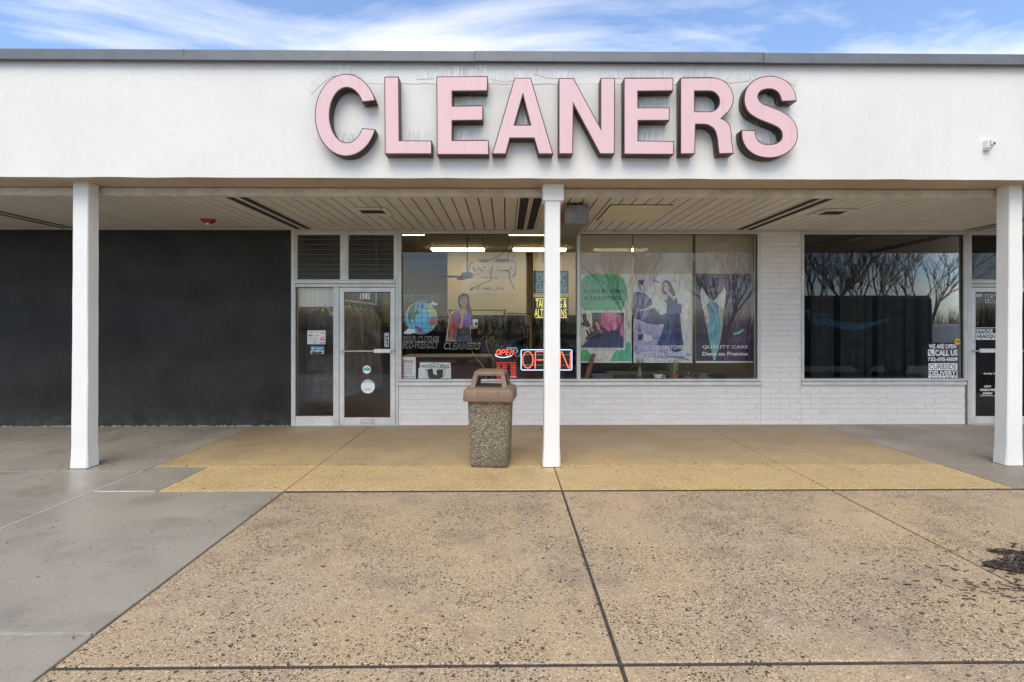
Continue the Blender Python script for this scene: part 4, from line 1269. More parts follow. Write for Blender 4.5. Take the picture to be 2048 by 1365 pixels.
# woman decal
g = decal_root('woman_decal', 885, 586, 960, 701, YD, 'window decal of a woman in a purple top carrying an orange jacket and cup', 'decal')
def q(n, l, k, c, sm=True): return flat(n, zz(l), YD-k*LY, c, g, sm)
q('decal_edge', [(1375,200),(1400,130),(1460,92),(1520,80),(1590,100),(1640,170),(1650,300),(1665,400),(1700,480),(1695,560),(1680,640),(1668,760),(1660,830),(1720,820),(1708,680),(1770,668),(1835,685),(1825,800),(1815,875),(1660,890),(1680,1170),(1100,1170),(1150,780),(1185,560),(1240,520),(1340,470),(1395,440),(1390,330)], 0, ink(222,220,212), False)
q('backing', [(1118,1160),(1165,770),(1200,560),(1340,485),(1400,440),(1690,560),(1655,880),(1670,1160)], 1, ink(125,122,118), False)
q('jacket', [(1330,490),(1260,520),(1205,560),(1185,680),(1165,850),(1150,1080),(1190,1085),(1225,960),(1250,880),(1255,1110),(1300,1130),(1330,1030),(1370,900),(1390,860),(1340,700)], 2, ink(160,52,26), False)
q('jacket_fold', [(1290,540),(1250,640),(1265,860),(1310,900),(1290,720)], 3, ink(120,34,20), False)
q('jacket_fold', [(1215,600),(1190,800),(1180,1000),(1210,940),(1225,740)], 3, ink(190,74,36), False)
q('skirt', [(1345,860),(1480,840),(1640,850),(1665,1000),(1675,1165),(1320,1165),(1345,1000)], 3, ink(20,18,24), False)
q('skirt_sheen', [(1330,1090),(1450,1050),(1670,1030),(1672,1165),(1320,1165)], 4, ink(70,68,84), False)
q('top', [(1335,500),(1420,470),(1520,540),(1600,520),(1640,560),(1680,620),(1660,760),(1645,850),(1480,860),(1390,850),(1345,700),(1310,600)], 4, ink(112,58,150), False)
q('top_fold', [(1540,600),(1600,640),(1610,800),(1560,840),(1530,720)], 5, ink(132,78,172), False)
q('neck', [(1450,330),(1545,360),(1550,470),(1580,555),(1520,545),(1440,450)], 5, ink(170,110,72), False)
q('hair', [(1378,230),(1395,150),(1450,95),(1515,82),(1590,105),(1635,170),(1640,300),(1665,400),(1695,480),(1692,560),(1670,620),(1640,560),(1590,520),(1565,470),(1555,380),(1595,280),(1590,210),(1540,150),(1480,160),(1440,220),(1435,300),(1455,345),(1450,420),(1425,440),(1395,370)], 6, ink(22,16,16))
q('face', [(1445,215),(1480,160),(1535,150),(1585,205),(1592,275),(1565,340),(1525,365),(1480,345),(1450,300)], 5.5, ink(186,122,84))
q('brow', [(1460,218),(1505,205),(1507,213),(1462,226)], 7, ink(40,24,20), False)
q('brow', [(1545,205),(1583,205),(1583,213),(1545,213)], 7, ink(40,24,20), False)
q('eye', [(1468,238),(1485,229),(1504,238),(1485,245)], 7, ink(30,20,20), False)
q('eye', [(1546,232),(1562,225),(1580,234),(1562,241)], 7, ink(30,20,20), False)
q('nose', [(1528,240),(1545,290),(1518,290)], 7, ink(160,98,66), False)
q('mouth', [(1498,318),(1525,309),(1556,314),(1528,331)], 7, ink(150,52,50), False)
q('forearm', [(1390,870),(1415,780),(1445,690),(1450,630),(1430,560),(1410,470),(1450,480),(1495,545),(1510,640),(1490,760),(1465,870),(1440,890)], 7.5, ink(196,132,90), False)
q('fingers', [(1408,468),(1430,455),(1470,480),(1480,440),(1510,420),(1520,460),(1510,550),(1470,560)], 8, ink(200,138,96), False)
q('bracelet', [(1444,640),(1455,615),(1512,635),(1508,665)], 9, ink(214,170,50), False)
q('hand', [(1650,815),(1720,805),(1815,810),(1812,868),(1720,875),(1650,880)], 8, ink(192,128,86), False)
q('cup', [(1722,690),(1822,690),(1808,835),(1735,835)], 9, ink(228,228,224), False)
q('cup_lid', [(1712,672),(1832,672),(1828,698),(1716,698)], 10, ink(240,240,238), False)
q('cup_mark', [(1795,735),(1818,750),(1812,815),(1780,815),(1755,790),(1762,750)], 10, ink(30,96,52))
outlined('CLEANERS', 888.5, 687, 959.5, 698, YD, g, 0.16)

# hours board and boots poster standing in the window
YB_ = GY + 0.06
hb_ = decal_root('hours_board', 799, 714, 832, 759.5, YB_, 'white store hours board standing inside the window beside the door', 'board')
flat('board', [(800,714),(831.5,714.5),(831.5,759),(799.8,759)], YB_, ink(225,222,212), hb_, depth=0.006)
text('STORE HOURS', 806, 721, 826, 726, YB_-0.0075, ink(150,40,50), hb_, bold=0.02)
for k in range(6):
    yy = 729 + k*3.6
    flat('print_line', rectpx(804, yy, 809, yy+1.8), YB_-0.0075, ink(168,60,66), hb_)
    flat('print_line', rectpx(812, yy+0.2, 812+R.uniform(10,14), yy+1.5), YB_-0.0075, ink(140,165,150), hb_)
text('THANK YOU', 804, 752.5, 827, 755.5, YB_-0.0075, ink(160,40,50), hb_, bold=0.02)
pr = decal_root('boots_poster', 837, 725, 903, 759.5, YB_, 'white we clean boots poster with two dark boots in a ring', 'poster')
flat('sheet', [(837,737),(902,736),(902,759.3),(836.5,759.3)], YB_, ink(205,205,200), pr, depth=0.003)
flat('sheet', [(839.5,725),(901,725.5),(902,759.2),(840,759.2)], YB_-0.004, ink(228,228,226), pr, depth=0.003)
text('WE CLEAN', 842, 730.5, 872, 736, YB_-0.0085, ink(40,92,60), pr, bold=0.02)
text('UGG', 875, 729.5, 898, 737.5, YB_-0.0085, ink(34,110,60), pr, bold=0.03)
o_, i_ = circpx(871, 743, 20, 40, 16), circpx(871, 743, 19.3, 40, 15.3)
flat('ring', [(a, min(b_,759)) for a, b_ in o_], YB_-0.0085, K_BLK, pr, holes=[[(a, min(b_,758.6)) for a, b_ in i_]])
flat('boot', [(854,739.5),(865,737.5),(867,749),(878,752),(879,756),(872,757.5),(858,757)], YB_-0.0100, ink(30,32,36), pr)
flat('boot', [(873,740),(886.5,739),(885.5,755),(880,757.5),(866,757),(868,752.5),(874,750)], YB_-0.0112, ink(36,38,40), pr)

# stickers and notices of the entrance
YS = YW + 0.012 + 0.010
n = decal_root('house_number', 719, 586, 741, 599, YS, 'white street number 1582 on the glass of the shop door', 'number')
text('1582', 720, 587, 740.5, 598.5, YW+0.0095, K_WHT, n, bold=0.03)
n = decal_root('pull_sticker', 769, 666, 778, 695, YS, 'black pull sticker beside the lock of the shop door', 'sticker')
flat('sticker', rectpx(769.2, 666.5, 777.6, 694.5), YW+0.0095, K_WHT, n)
flat('sticker_field', rectpx(770.2, 667.6, 776.6, 693.4), YW+0.0083, K_BLK, n)
for k, ch in enumerate('PULL'): text(ch, 771.2, 668.6+k*6.3, 775.8, 673.2+k*6.3, YW+0.0065, K_WHT, n, bold=0.03)
n = decal_root('round_sticker', 725, 731, 742, 748, YS, 'small round white sticker with teal band on the shop door', 'sticker')
flat('disc', circpx(733.7, 739.5, 8.2), YW+0.0095, ink(214,226,226), n)
flat('band', [(727,737),(731,734),(736,734),(740.5,737),(740.5,742),(727,742)], YW+0.0083, ink(110,190,195), n)
text('WE CARE', 727.5, 737.6, 740, 741.2, YW+0.0065, K_BLK, n, bold=0.03)
n = decal_root('round_notice', 721, 759, 750, 788, YS, 'large round pale sticker low on the shop door', 'sticker')
flat('disc', circpx(735.7, 773.5, 13.8, 36), YW+0.0095, ink(206,214,222), n)
for a in range(-48, 49, 12):
    xx, yy = 735.7 + 11.3*math.sin(rad(a)), 773.5 - 11.3*math.cos(rad(a))
    flat('print_mark', rectpx(xx-0.9, yy-0.9, xx+0.9, yy+0.8), YW+0.0083, ink(40,52,84), n)
for yy, w in ((777.5,5.5),(779.6,6)):
    flat('print_line', rectpx(735.7-w, yy, 735.7+w, yy+0.8), YW+0.0083, ink(80,90,110), n)
YSL = GY + 0.016
n = decal_root('price_leaflet', 614, 661, 652, 690, YSL, 'white leaflet with pink blocks taped inside the side light', 'leaflet')
flat('sheet', rectpx(614.6, 661.3, 651, 689), YSL, ink(228,216,214), n)
for x0, y0, x1, y1, c in ((616,663.5,624.5,666,(190,170,168)),(616,669.5,625.5,673,(206,96,118)),(616,674,625.5,676,(232,190,180)),(616,678.2,625.5,679,(120,80,84)),(616,681,625.5,687.5,(214,200,206)),
        (628.5,663.5,636.5,665.5,(222,170,170)),(629.5,671,631.5,673,(60,120,96)),(634,670.5,637,673.3,(110,126,130)),(628.5,676.5,630.5,679,(70,80,76)),(628.5,680.5,630.5,682.5,(60,70,60)),(628.5,684.5,630.5,687,(50,50,54)),(632,677.4,638,678,(170,160,164)),(632,681.4,638,682,(170,160,164)),(632,685.4,638,686,(170,160,164)),
        (641,665,649.5,667.8,(222,160,130)),(641,673.5,649.5,677.8,(224,150,176)),(639.5,678.5,649.5,681,(198,76,110)),(640.5,685,642.5,687.5,(120,80,90)),(644.5,685,646.5,687.8,(90,60,70)),(648,684.6,649.8,687.5,(80,50,60))):
    flat('print_block', rectpx(x0, y0, x1, y1), YSL-LY, ink(*c), n)
n = decal_root('blue_leaflet', 620, 692, 649, 709, YSL, 'small blue photo card below the pink leaflet in the side light', 'leaflet')
flat('card', rectpx(620.5, 692.5, 648.5, 708.6), YSL, ink(70,120,160), n)
flat('print_patch', [(621,703),(626,699.5),(632,702),(637,699),(643,702.5),(648,700.5),(648,708),(621,708)], YSL-LY, ink(190,178,170), n)
flat('print_patch', [(622,705),(628,702.5),(634,705.5),(640,703),(646,706),(640,708),(626,708)], YSL-2*LY, ink(70,52,48), n)
flat('print_mark', circpx(625.8, 697, 2.6, 16, 1.7), YSL-LY, ink(230,236,240), n)
flat('print_mark', rectpx(631, 696, 645, 698), YSL-LY, ink(170,205,225), n)

# ------------------------------------------------------------------ pleated curtain in the side light
YC = YW + 0.16
m = MB(); nfold = 27
xa_, xb_ = X(598.5, YC), X(667, YC); zt_, zb_ = Z(630, 574, YC), Z(630, 614, YC)
vs, fs = [], []
for i in range(nfold):
    u0 = xa_ + (xb_-xa_)*i/nfold; w_ = (xb_-xa_)/nfold
    m.hexa([(u0,YC,zb_),(u0+w_*0.62,YC+0.004,zb_),(u0+w_*0.62,YC+0.007,zb_),(u0,YC+0.003,zb_)], [(u0,YC,zt_),(u0+w_*0.62,YC+0.004,zt_),(u0+w_*0.62,YC+0.007,zt_),(u0,YC+0.003,zt_)])
cu = thing('pleated_valance', ((xa_+xb_)/2, YC, zb_), 'short white pleated valance at the top of the side light', 'curtain')
tag(m.build('pleats', plain('white_pleat_cloth', (0.85,0.85,0.85), 0.7, var=0.05), cu), kind='stuff')
m = MB(); m.tube([(xa_-0.03, YC, zt_), (xb_+0.03, YC, zt_)], 0.008, 8); m.build('rod', M['steel'], cu)

# ------------------------------------------------------------------ roller blinds printed with adverts
def _blind(name, c, trans):
    t = NT(name)
    wv = t.noise(160, 2)
    t.set(t.mix(wv, tuple(x*0.94 for x in c), c), 0.75, spec=0.2)
    tr = t.node('ShaderNodeBsdfTransparent'); mx = t.node('ShaderNodeMixShader'); mx.inputs[0].default_value = trans
    t.l(t.b.outputs[0], mx.inputs[1]); t.l(tr.outputs[0], mx.inputs[2]); t.l(mx.outputs[0], t.out.inputs[0])
    return t.m
M['blind'] = _blind('cream_screen_blind', (0.60,0.54,0.45), 0.16)
YR = YW + 0.36
def blind(x0, x1, label, yb=727):
    p = P((x0+x1)/2, yb, YR)
    s = thing('roller_blind', (p.x, YR, p.z), label, 'blind', 'printed roller blinds in the shop window')
    flat('screen_fabric', rectpx(x0, 466, x1, yb), YR+0.0015, M['blind'], s, depth=0.0006)
    flat('bottom_bar', rectpx(x0, yb-0.8, x1, yb+2), YR+0.003, ink(206,204,190), s, depth=0.008)
    a, c = P(x0, 470, YR), P(x1, 470, YR)
    m = MB(); m.tube([(a.x, YR+0.03, a.z+0.02), (c.x, YR+0.03, c.z+0.02)], 0.024, 12); m.build('roller', M['white'], s)
    m = MB(); cxp = X(x1-1.5, YR-0.02)
    m.tube([(cxp, YR-0.02, Z(x1, 475, YR)), (cxp, YR-0.02, Z(x1, 648, YR)), (cxp-0.01, YR-0.02, Z(x1, 652, YR)), (cxp-0.022, YR-0.02, Z(x1, 648, YR)), (cxp-0.022, YR-0.02, Z(x1, 475, YR))], 0.0022, 5)
    m.build('pull_chain', ink(190,180,150), s)
    return s
# 1: alterations and tailoring
s = blind(1157.5, 1263.5, 'roller blind printed green with alterations and tailoring and a sewing hand', 724)
def z5(l): return [(1155 + a/7.184, 540 + b_/7.184) for a, b_ in l]
def q(n, l, k, c, sm=False): return flat(n, z5(l), YR-k*LY, photo_ink(*c), s, sm)
q('print_ground', [(30,60),(775,60),(775,1310),(30,1310)], 0, (206,192,182))
q('green_disc', [(38,190),(90,105),(170,62),(560,62),(640,120),(695,220),(712,320),(700,440),(660,550),(640,582),(90,582),(55,520),(38,470)], 1, (72,150,108))
q('green_band', [(170,62),(560,62),(600,90),(640,120),(600,130),(300,118),(120,130),(90,105)], 2, (66,158,70))
q('photo_frame', [(38,590),(690,590),(690,1148),(38,1148)], 1, (206,204,190))
q('photo', [(45,618),(668,618),(662,1120),(45,1120)], 2, (66,40,54))
q('photo_light', [(45,618),(215,618),(230,800),(150,1000),(50,1115),(45,1115)], 3, (196,186,176))
q('photo_arm', [(60,640),(120,618),(135,700),(190,800),(170,830),(60,800),(50,760),(85,750)], 4, (58,44,58))
q('photo_needle', [(205,618),(240,618),(232,830),(215,830)], 5, (70,60,66))
q('photo_machine', [(240,620),(340,620),(330,760),(395,880),(350,960),(270,1010),(100,1000),(150,950),(120,870),(140,860),(180,930),(170,840),(250,800)], 4, (40,24,38))
q('photo_metal', [(180,840),(215,830),(240,870),(205,900)], 6, (140,128,130))
q('photo_metal', [(300,880),(345,850),(390,890),(350,930)], 6, (120,80,96))
q('photo_cloth', [(45,1118),(160,1015),(290,1010),(420,900),(610,880),(664,940),(662,1120)], 5, (56,66,98))
q('photo_finger', [(345,625),(430,625),(470,700),(480,860),(440,880),(395,850),(330,780),(350,700)], 6, (186,86,128), True)
q('photo_finger', [(415,620),(510,620),(560,720),(572,830),(530,872),(490,850),(480,760)], 7, (198,98,142), True)
q('photo_finger', [(520,622),(590,640),(628,720),(615,780),(580,780),(560,700)], 8, (176,80,122), True)
q('photo_finger', [(664,730),(625,800),(605,900),(625,945),(664,990)], 8, (190,100,142))
q('photo_thumb', [(250,760),(275,745),(310,790),(318,860),(285,850)], 8, (204,116,132), True)
q('photo_nail', [(500,780),(520,765),(545,780),(548,840),(520,862),(502,840)], 9, (214,130,168), True)
q('photo_nail', [(415,800),(440,800),(470,845),(455,870),(425,850)], 9, (206,118,158), True)
q('green_corner', [(38,1152),(140,1152),(200,1220),(245,1310),(38,1310)], 2, (76,160,92))
q('green_corner', [(765,1030),(775,1310),(465,1310),(510,1220),(570,1152),(690,1152),(690,1065)], 0.6, (76,168,132))
text('ALTERATIONS', 1166, 579, 1245.5, 587, YR-4*LY, K_BLK, s, bold=0.016)
text('& TAILORING', 1168, 592.5, 1243, 600.5, YR-4*LY, K_BLK, s, bold=0.016)
for k in range(22): flat('stitch', rectpx(1250.6, 624+k*3.0, 1251.5, 625.6+k*3.0), YR-2.6*LY, ink(70,130,110), s)
for k in range(18): flat('stitch', rectpx(1177+k*3.2, 699.2, 1178.8+k*3.2, 700), YR-2.6*LY, ink(70,130,110), s)
# 2: dancer in a blue dress
s = blind(1266.5, 1385, 'roller blind printed with a woman in a swirling blue dress', 724)
def z6(l): return [(1260 + a/7.184, 540 + b_/7.184) for a, b_ in l]
def q(n, l, k, c, sm=False): return flat(n, z6(l), YR-k*LY, photo_ink(*c), s, sm)
q('print_ground', [(52,60),(885,60),(885,1312),(52,1312)], 0, (205,200,198))
q('lilac_shade', [(52,60),(420,60),(330,200),(200,330),(120,430),(52,480)], 1, (186,180,192))
q('lilac_shade', [(52,690),(200,770),(420,790),(480,860),(400,1080),(700,1180),(885,1200),(885,1312),(400,1270),(52,1200)], 1, (158,154,190))
q('floor_glow', [(52,1220),(500,1280),(885,1240),(885,1312),(52,1312)], 2, (208,206,190))
q('skirt_shadow', [(520,1230),(760,1250),(850,1290),(840,1300),(600,1262)], 3, (120,118,150))
q('dress_swirl', [(55,350),(110,320),(190,330),(270,390),(310,440),(330,520),(400,600),(450,650),(530,620),(560,700),(500,770),(380,790),(240,770),(120,715),(52,680)], 3, (76,84,126), True)
q('swirl_fold', [(80,380),(180,350),(270,420),(265,520),(270,640),(200,700),(120,600),(70,520)], 4, (116,112,150), True)
q('swirl_fold', [(290,540),(370,600),(420,680),(380,740),(290,700)], 4, (52,58,100), True)
q('swirl_fold', [(60,650),(160,700),(320,740),(480,720),(490,760),(330,775),(150,725)], 5, (60,66,110), True)
q('dress', [(545,360),(590,370),(625,450),(650,400),(680,440),(690,520),(740,520),(735,600),(718,640),(725,740),(740,880),(765,1060),(750,1150),(650,1185),(590,1150),(520,1090),(385,1085),(430,980),(470,860),(490,770),(520,640),(530,560)], 6, (46,58,104), True)
q('dress_fold', [(560,700),(600,690),(590,900),(540,1060),(500,1060),(560,860)], 7, (70,84,132), True)
q('dress_fold', [(650,740),(700,760),(720,1000),(690,1120),(650,1000)], 7, (36,44,84), True)
q('sash', [(535,560),(735,530),(730,590),(720,640),(530,640)], 8, (62,70,124))
q('sash_bow', [(670,520),(720,470),(745,520),(740,640),(700,590)], 9, (70,62,110))
q('arm', [(545,345),(500,350),(450,390),(380,460),(290,520),(180,570),(110,560),(105,595),(180,592),(300,560),(400,500),(480,430),(545,420)], 8, (206,182,176))
q('hand', [(150,560),(110,555),(100,575),(112,600),(150,590)], 9, (190,150,146), True)
q('shoulder', [(545,340),(600,350),(630,430),(640,460),(600,400),(560,370)], 8, (204,178,172))
q('ribbon', [(480,420),(530,450),(540,480),(520,470)], 9, (110,40,60))
q('hair', [(465,200),(490,160),(530,150),(580,180),(610,240),(640,310),(650,360),(620,380),(580,330),(545,350),(480,350),(465,300)], 9, (92,66,74), True)
q('face', [(478,215),(500,185),(540,200),(555,260),(545,310),(520,320),(490,290)], 10, (212,186,178), True)
q('neck', [(520,310),(560,300),(580,350),(545,365)], 9.5, (200,170,164))
q('eye', [(500,240),(520,236),(520,244),(502,246)], 11, (70,50,56)); q('lips', [(505,283),(522,280),(520,290)], 11, (150,70,80))
q('leg', [(375,1085),(395,1085),(390,1200),(420,1250),(385,1250),(370,1200)], 7, (204,170,168))
for pts, c in (([(115,145),(160,155),(200,140),(205,185),(185,190),(190,235),(150,210),(120,230),(130,190)], (64,54,62)), ([(130,240),(150,230),(170,290),(150,300)], (120,100,112)),
               ([(118,790),(140,775),(155,790),(140,830),(160,870),(150,900),(110,880),(95,850),(125,830)], (120,112,124)), ([(110,925),(150,935),(185,915),(190,960),(160,1020),(110,1010),(120,970)], (60,50,66)),
               ([(190,930),(240,925),(310,950),(330,1010),(270,1030),(200,1020)], (214,210,216)), ([(335,990),(430,960),(435,972),(340,1000)], (90,84,100)), ([(315,150),(345,140),(430,180),(425,192),(340,160)], (90,84,92))):
    q('flower', pts, 4, c)
text('LOVE OUR CUSTOMERS', 1277, 691, 1374.5, 698.5, YR-12*LY, ink(236,236,230), s, bold=0.014)
text('SPECIAL CARE', 1280, 704.5, 1371, 712, YR-12*LY, ink(232,232,216), s, bold=0.014)
# 3: suit and tie
s = blind(1391, 1506.5, 'roller blind printed with a purple suit and pale blue tie', 724)
def z7(l): return [(1385 + a/7.185, 540 + b_/7.185) for a, b_ in l]
def q(n, l, k, c, sm=False): return flat(n, z7(l), YR-k*LY, photo_ink(*c), s, sm)
q('print_ground', [(48,58),(870,58),(870,1310),(48,1310)], 0, (58,47,64))
q('back_shade', [(48,58),(340,58),(340,250),(140,300),(48,420)], 1, (52,44,54))
q('back_shade', [(540,120),(865,110),(865,520),(780,470),(700,330),(560,380)], 1, (78,72,80))
q('neck', [(345,135),(545,135),(530,350),(480,360),(350,310),(200,305)], 1, (98,70,94))
q('top_glow', [(48,58),(870,58),(870,115),(520,125),(48,95)], 1.5, (92,68,90))
q('jacket_side', [(48,430),(150,560),(190,820),(240,1040),(300,1310),(48,1310)], 2, (52,45,58))
q('jacket', [(480,370),(620,430),(740,460),(850,530),(830,640),(790,850),(775,1080),(760,1310),(300,1310),(420,880)], 2, (86,62,90))
q('lapel', [(470,480),(700,470),(720,560),(640,740),(520,1060),(420,1310),(330,1310),(420,860),(450,600)], 3, (60,47,63))
q('lapel_edge', [(700,470),(722,560),(642,745),(522,1062),(424,1310),(412,1310),(508,1062),(628,740),(706,560)], 4, (30,22,32))
q('sleeve', [(850,530),(870,560),(870,1310),(800,1310),(790,850)], 3, (92,66,100))
q('sleeve_gap', [(830,620),(848,600),(800,860),(785,1310),(768,1310),(780,860)], 4, (38,28,40))
q('shirt', [(160,570),(210,500),(290,440),(380,500),(460,470),(440,760),(410,960),(360,1200),(310,1290),(240,1010),(190,760)], 4, (166,158,156))
q('collar_inside', [(200,310),(290,318),(380,312),(450,260),(420,330),(290,445),(210,360),(130,250)], 5, (28,24,24))
q('collar', [(130,245),(210,370),(285,445),(205,500),(148,575),(125,440),(110,320)], 6, (206,198,190))
q('collar', [(460,240),(480,320),(470,460),(455,600),(385,520),(300,448),(400,340)], 6, (200,190,184))
q('tie_knot', [(205,505),(255,455),(310,455),(380,515),(362,630),(262,630)], 7, (84,134,154))
q('tie', [(262,630),(362,630),(412,740),(408,850),(380,1010),(350,1220),(325,1305),(300,1305),(270,1150),(230,960),(205,830),(240,720)], 6.6, (104,158,170))
q('tie_fold', [(262,640),(300,650),(310,740),(270,820),(250,760)], 8, (92,138,160), True)
q('tie_fold', [(380,860),(400,880),(380,1000),(330,1010)], 8, (100,150,176))
q('tie_edge', [(205,505),(210,560),(250,640),(262,632),(225,560)], 8, (50,50,60))
q('pocket_square', [(570,942),(620,890),(690,848),(735,852),(728,890),(660,925)], 5, (130,186,180))
q('pocket_edge', [(600,905),(690,848),(700,862),(640,895)], 6, (30,34,36))
text('QUALITY CARE', 1404.5, 691, 1496, 698.5, YR-12*LY, ink(218,216,206), s, bold=0.016)
text('Done on Premise', 1404.5, 704, 1495.5, 712, YR-12*LY, ink(218,216,206), s, bold=0.03)

# ------------------------------------------------------------------ neon and lit signs
def _neon(name, c, st): return emit(name, c, st)
N_RED = _neon('lit_red_neon', (1.0,0.10,0.05), 1.8)
N_ORG = _neon('lit_orange_neon', (1.0,0.16,0.07), 1.6)
N_BLU = _neon('lit_blue_neon', (0.42,0.68,1.0), 1.4)
N_YEL = _neon('lit_yellow_led', (1.0,0.86,0.12), 0.9)
N_GRN = _neon('lit_pale_green_led', (0.28,0.52,0.44), 0.28)
N_LED = _neon('lit_red_led_panel', (1.0,0.02,0.02), 0.55)
YN = YW + 0.20
def neon_path(name, pts, r, mat, root, Y=YN, sm=True):
    m = MB(); pts = catmull(pts, 5, False) if sm else pts
    m.tube([P(a, b_, Y) for a, b_ in pts], r, 7); return m.build(name, mat, root, smooth=True)
def z4(l): return [(960 + a/8.03, 600 + b_/8.03) for a, b_ in l]
big = decal_root('neon_open_sign', 1041, 699, 1144, 741, YN, 'large red neon open sign with a pale blue tube border', 'neon sign')
flat('backing', rectpx(1041.5, 699.5, 1144.5, 741.5), YN+0.03, plain('smoky_acrylic', (0.02,0.02,0.024), 0.2), big, depth=0.006)
def rr(x0, y0, x1, y1, r):
    out = []
    for cx_, cy_, a0 in ((x1-r,y0+r,-90),(x1-r,y1-r,0),(x0+r,y1-r,90),(x0+r,y0+r,180)):
        for k in range(6):
            a = rad(a0+18*k); out.append((cx_+r*math.cos(a), cy_+r*math.sin(a)))
    return out + [out[0]]
neon_path('border_tube', rr(1042.2, 700, 1143.8, 740.5, 3), 0.0065, N_BLU, big, sm=False)
neon_path('letter_tube', circpx(1055.6, 720, 10.3, 30, 16.5) + [(1065.9,720)], 0.0068, N_ORG, big, sm=False)
neon_path('letter_tube', [(1070.3,737.5),(1070.8,705),(1071.5,703.5),(1086,703.5),(1090.5,706.5),(1091.5,712),(1090,717.5),(1085.5,720.3),(1073.5,720.3)], 0.0068, N_ORG, big, sm=False)
neon_path('letter_tube', [(1114,703.5),(1098,703.5),(1097.5,720),(1111,720),(1097.5,720),(1097.5,736.5),(1114,736.5)], 0.0068, N_ORG, big, sm=False)
neon_path('letter_tube', [(1120.5,737),(1120.5,706),(1122.5,703.5),(1124.5,706),(1136.5,735.5),(1139,737.5),(1140.4,735),(1140.8,704)], 0.0068, N_ORG, big, sm=False)
m = MB()
for yy in (710, 730.5):
    a, c = P(1043, yy, YN+0.02), P(1143, yy, YN+0.02); m.tube([a, c], 0.004, 6)
m.build('support_bar', M['steel'], big)
sm_ = decal_root('neon_open_sign', 990, 694, 1034, 717, YN, 'small slanted red open sign with blue underline and cup outline', 'neon sign')
flat('backing', z4([(255,800),(340,770),(560,765),(640,850),(600,925),(390,945),(245,900)]), YN+0.025, plain('black_sign_backing', (0.012,0.012,0.014), 0.35), sm_, depth=0.006)
for l in ([(320,805),(285,805),(262,845),(272,885),(300,880),(322,845),(322,808)], [(335,890),(360,800),(395,805),(398,835),(375,850),(350,850)], [(470,800),(430,800),(415,885),(455,885)], [(425,842),(458,842)], [(480,885),(497,800),(525,885),(545,800)]):
    neon_path('letter_tube', z4(l), 0.0065, N_RED, sm_, sm=False)
neon_path('under_tube', z4([(245,872),(265,905),(330,925),(400,925),(470,912),(515,893)]), 0.0065, N_BLU, sm_)
neon_path('cup_tube', z4([(420,772),(500,775),(560,772),(590,790),(600,820),(585,845),(572,850)]), 0.0045, emit('dim_teal_neon', (0.2,0.75,0.75), 0.7), sm_)
neon_path('cup_tube', z4([(505,790),(540,850),(590,915)]), 0.004, emit('dim_salmon_neon', (0.8,0.35,0.3), 0.4), sm_)
hs = decal_root('led_hours_sign', 992, 723, 1033, 760, YN, 'red lit business hours panel under the small open sign', 'sign')
flat('backing', rectpx(989, 718, 1036, 760), YN+0.02, bpy.data.materials['black_sign_backing'], hs, depth=0.008)
text('BUSINESS HOURS', 993, 724.3, 1032, 728.5, YN+0.009, N_LED, hs, bold=0.02)
for k in range(7):
    yy = 730.2 + k*4.2
    for x0, x1 in ((993.5,1000.5),(1004.5,1014),(1021,1032)):
        if k == 6 and x0 > 1010: continue
        flat('led_block', rectpx(x0+R.uniform(-0.4,0.4), yy, x1, yy+2.3), YN+0.009, N_LED, hs)
flat('closed_strip', rectpx(1020.5, 752.5, 1033, 755.8), YN+0.009, ink(230,222,222), hs)
# organic cleaning / tailoring signs
def led_sign(y0, y1, l1, l2, b1, b2, mat, fieldc, label, bars):
    s = decal_root('led_text_sign', 1066, y0, 1137, y1, YN, label, 'sign')
    flat('panel', rectpx(1066.5, y0, 1137, y1), YN+0.02, plain('sign_panel_%d' % y0, fieldc, 0.35), s, depth=0.012)
    text(l1, *b1, YN+0.006, mat, s, bold=-0.01); text(l2, *b2, YN+0.006, mat, s, bold=-0.01)
    for yy in bars: flat('border_line', rectpx(1071, yy, 1133.5, yy+0.9), YN+0.006, mat, s)
    a, c = P(1076, y0, YN+0.02), P(1128, y0, YN+0.02)
    m = MB()
    for p in (a, c): m.tube([p, (p.x, p.y, ZC-0.012)], 0.0015, 4)
    m.build('hanging_wire', M['black'], s)
led_sign(542, 587, 'ORGANIC', 'CLEANING', (1074,549,1131,563.5), (1071,566,1132.5,580.5), N_GRN, lin(70,84,96), 'blue grey organic cleaning sign hung in the window behind the slim column', (546.5, 582.5))
led_sign(595, 638, 'TAILORING &', 'ALTERATIONS', (1071.5,600,1133,615.5), (1069,618.5,1133,634), N_YEL, (0.008,0.008,0.008), 'black tailoring and alterations sign with yellow lettering', (597.6, 635.3))
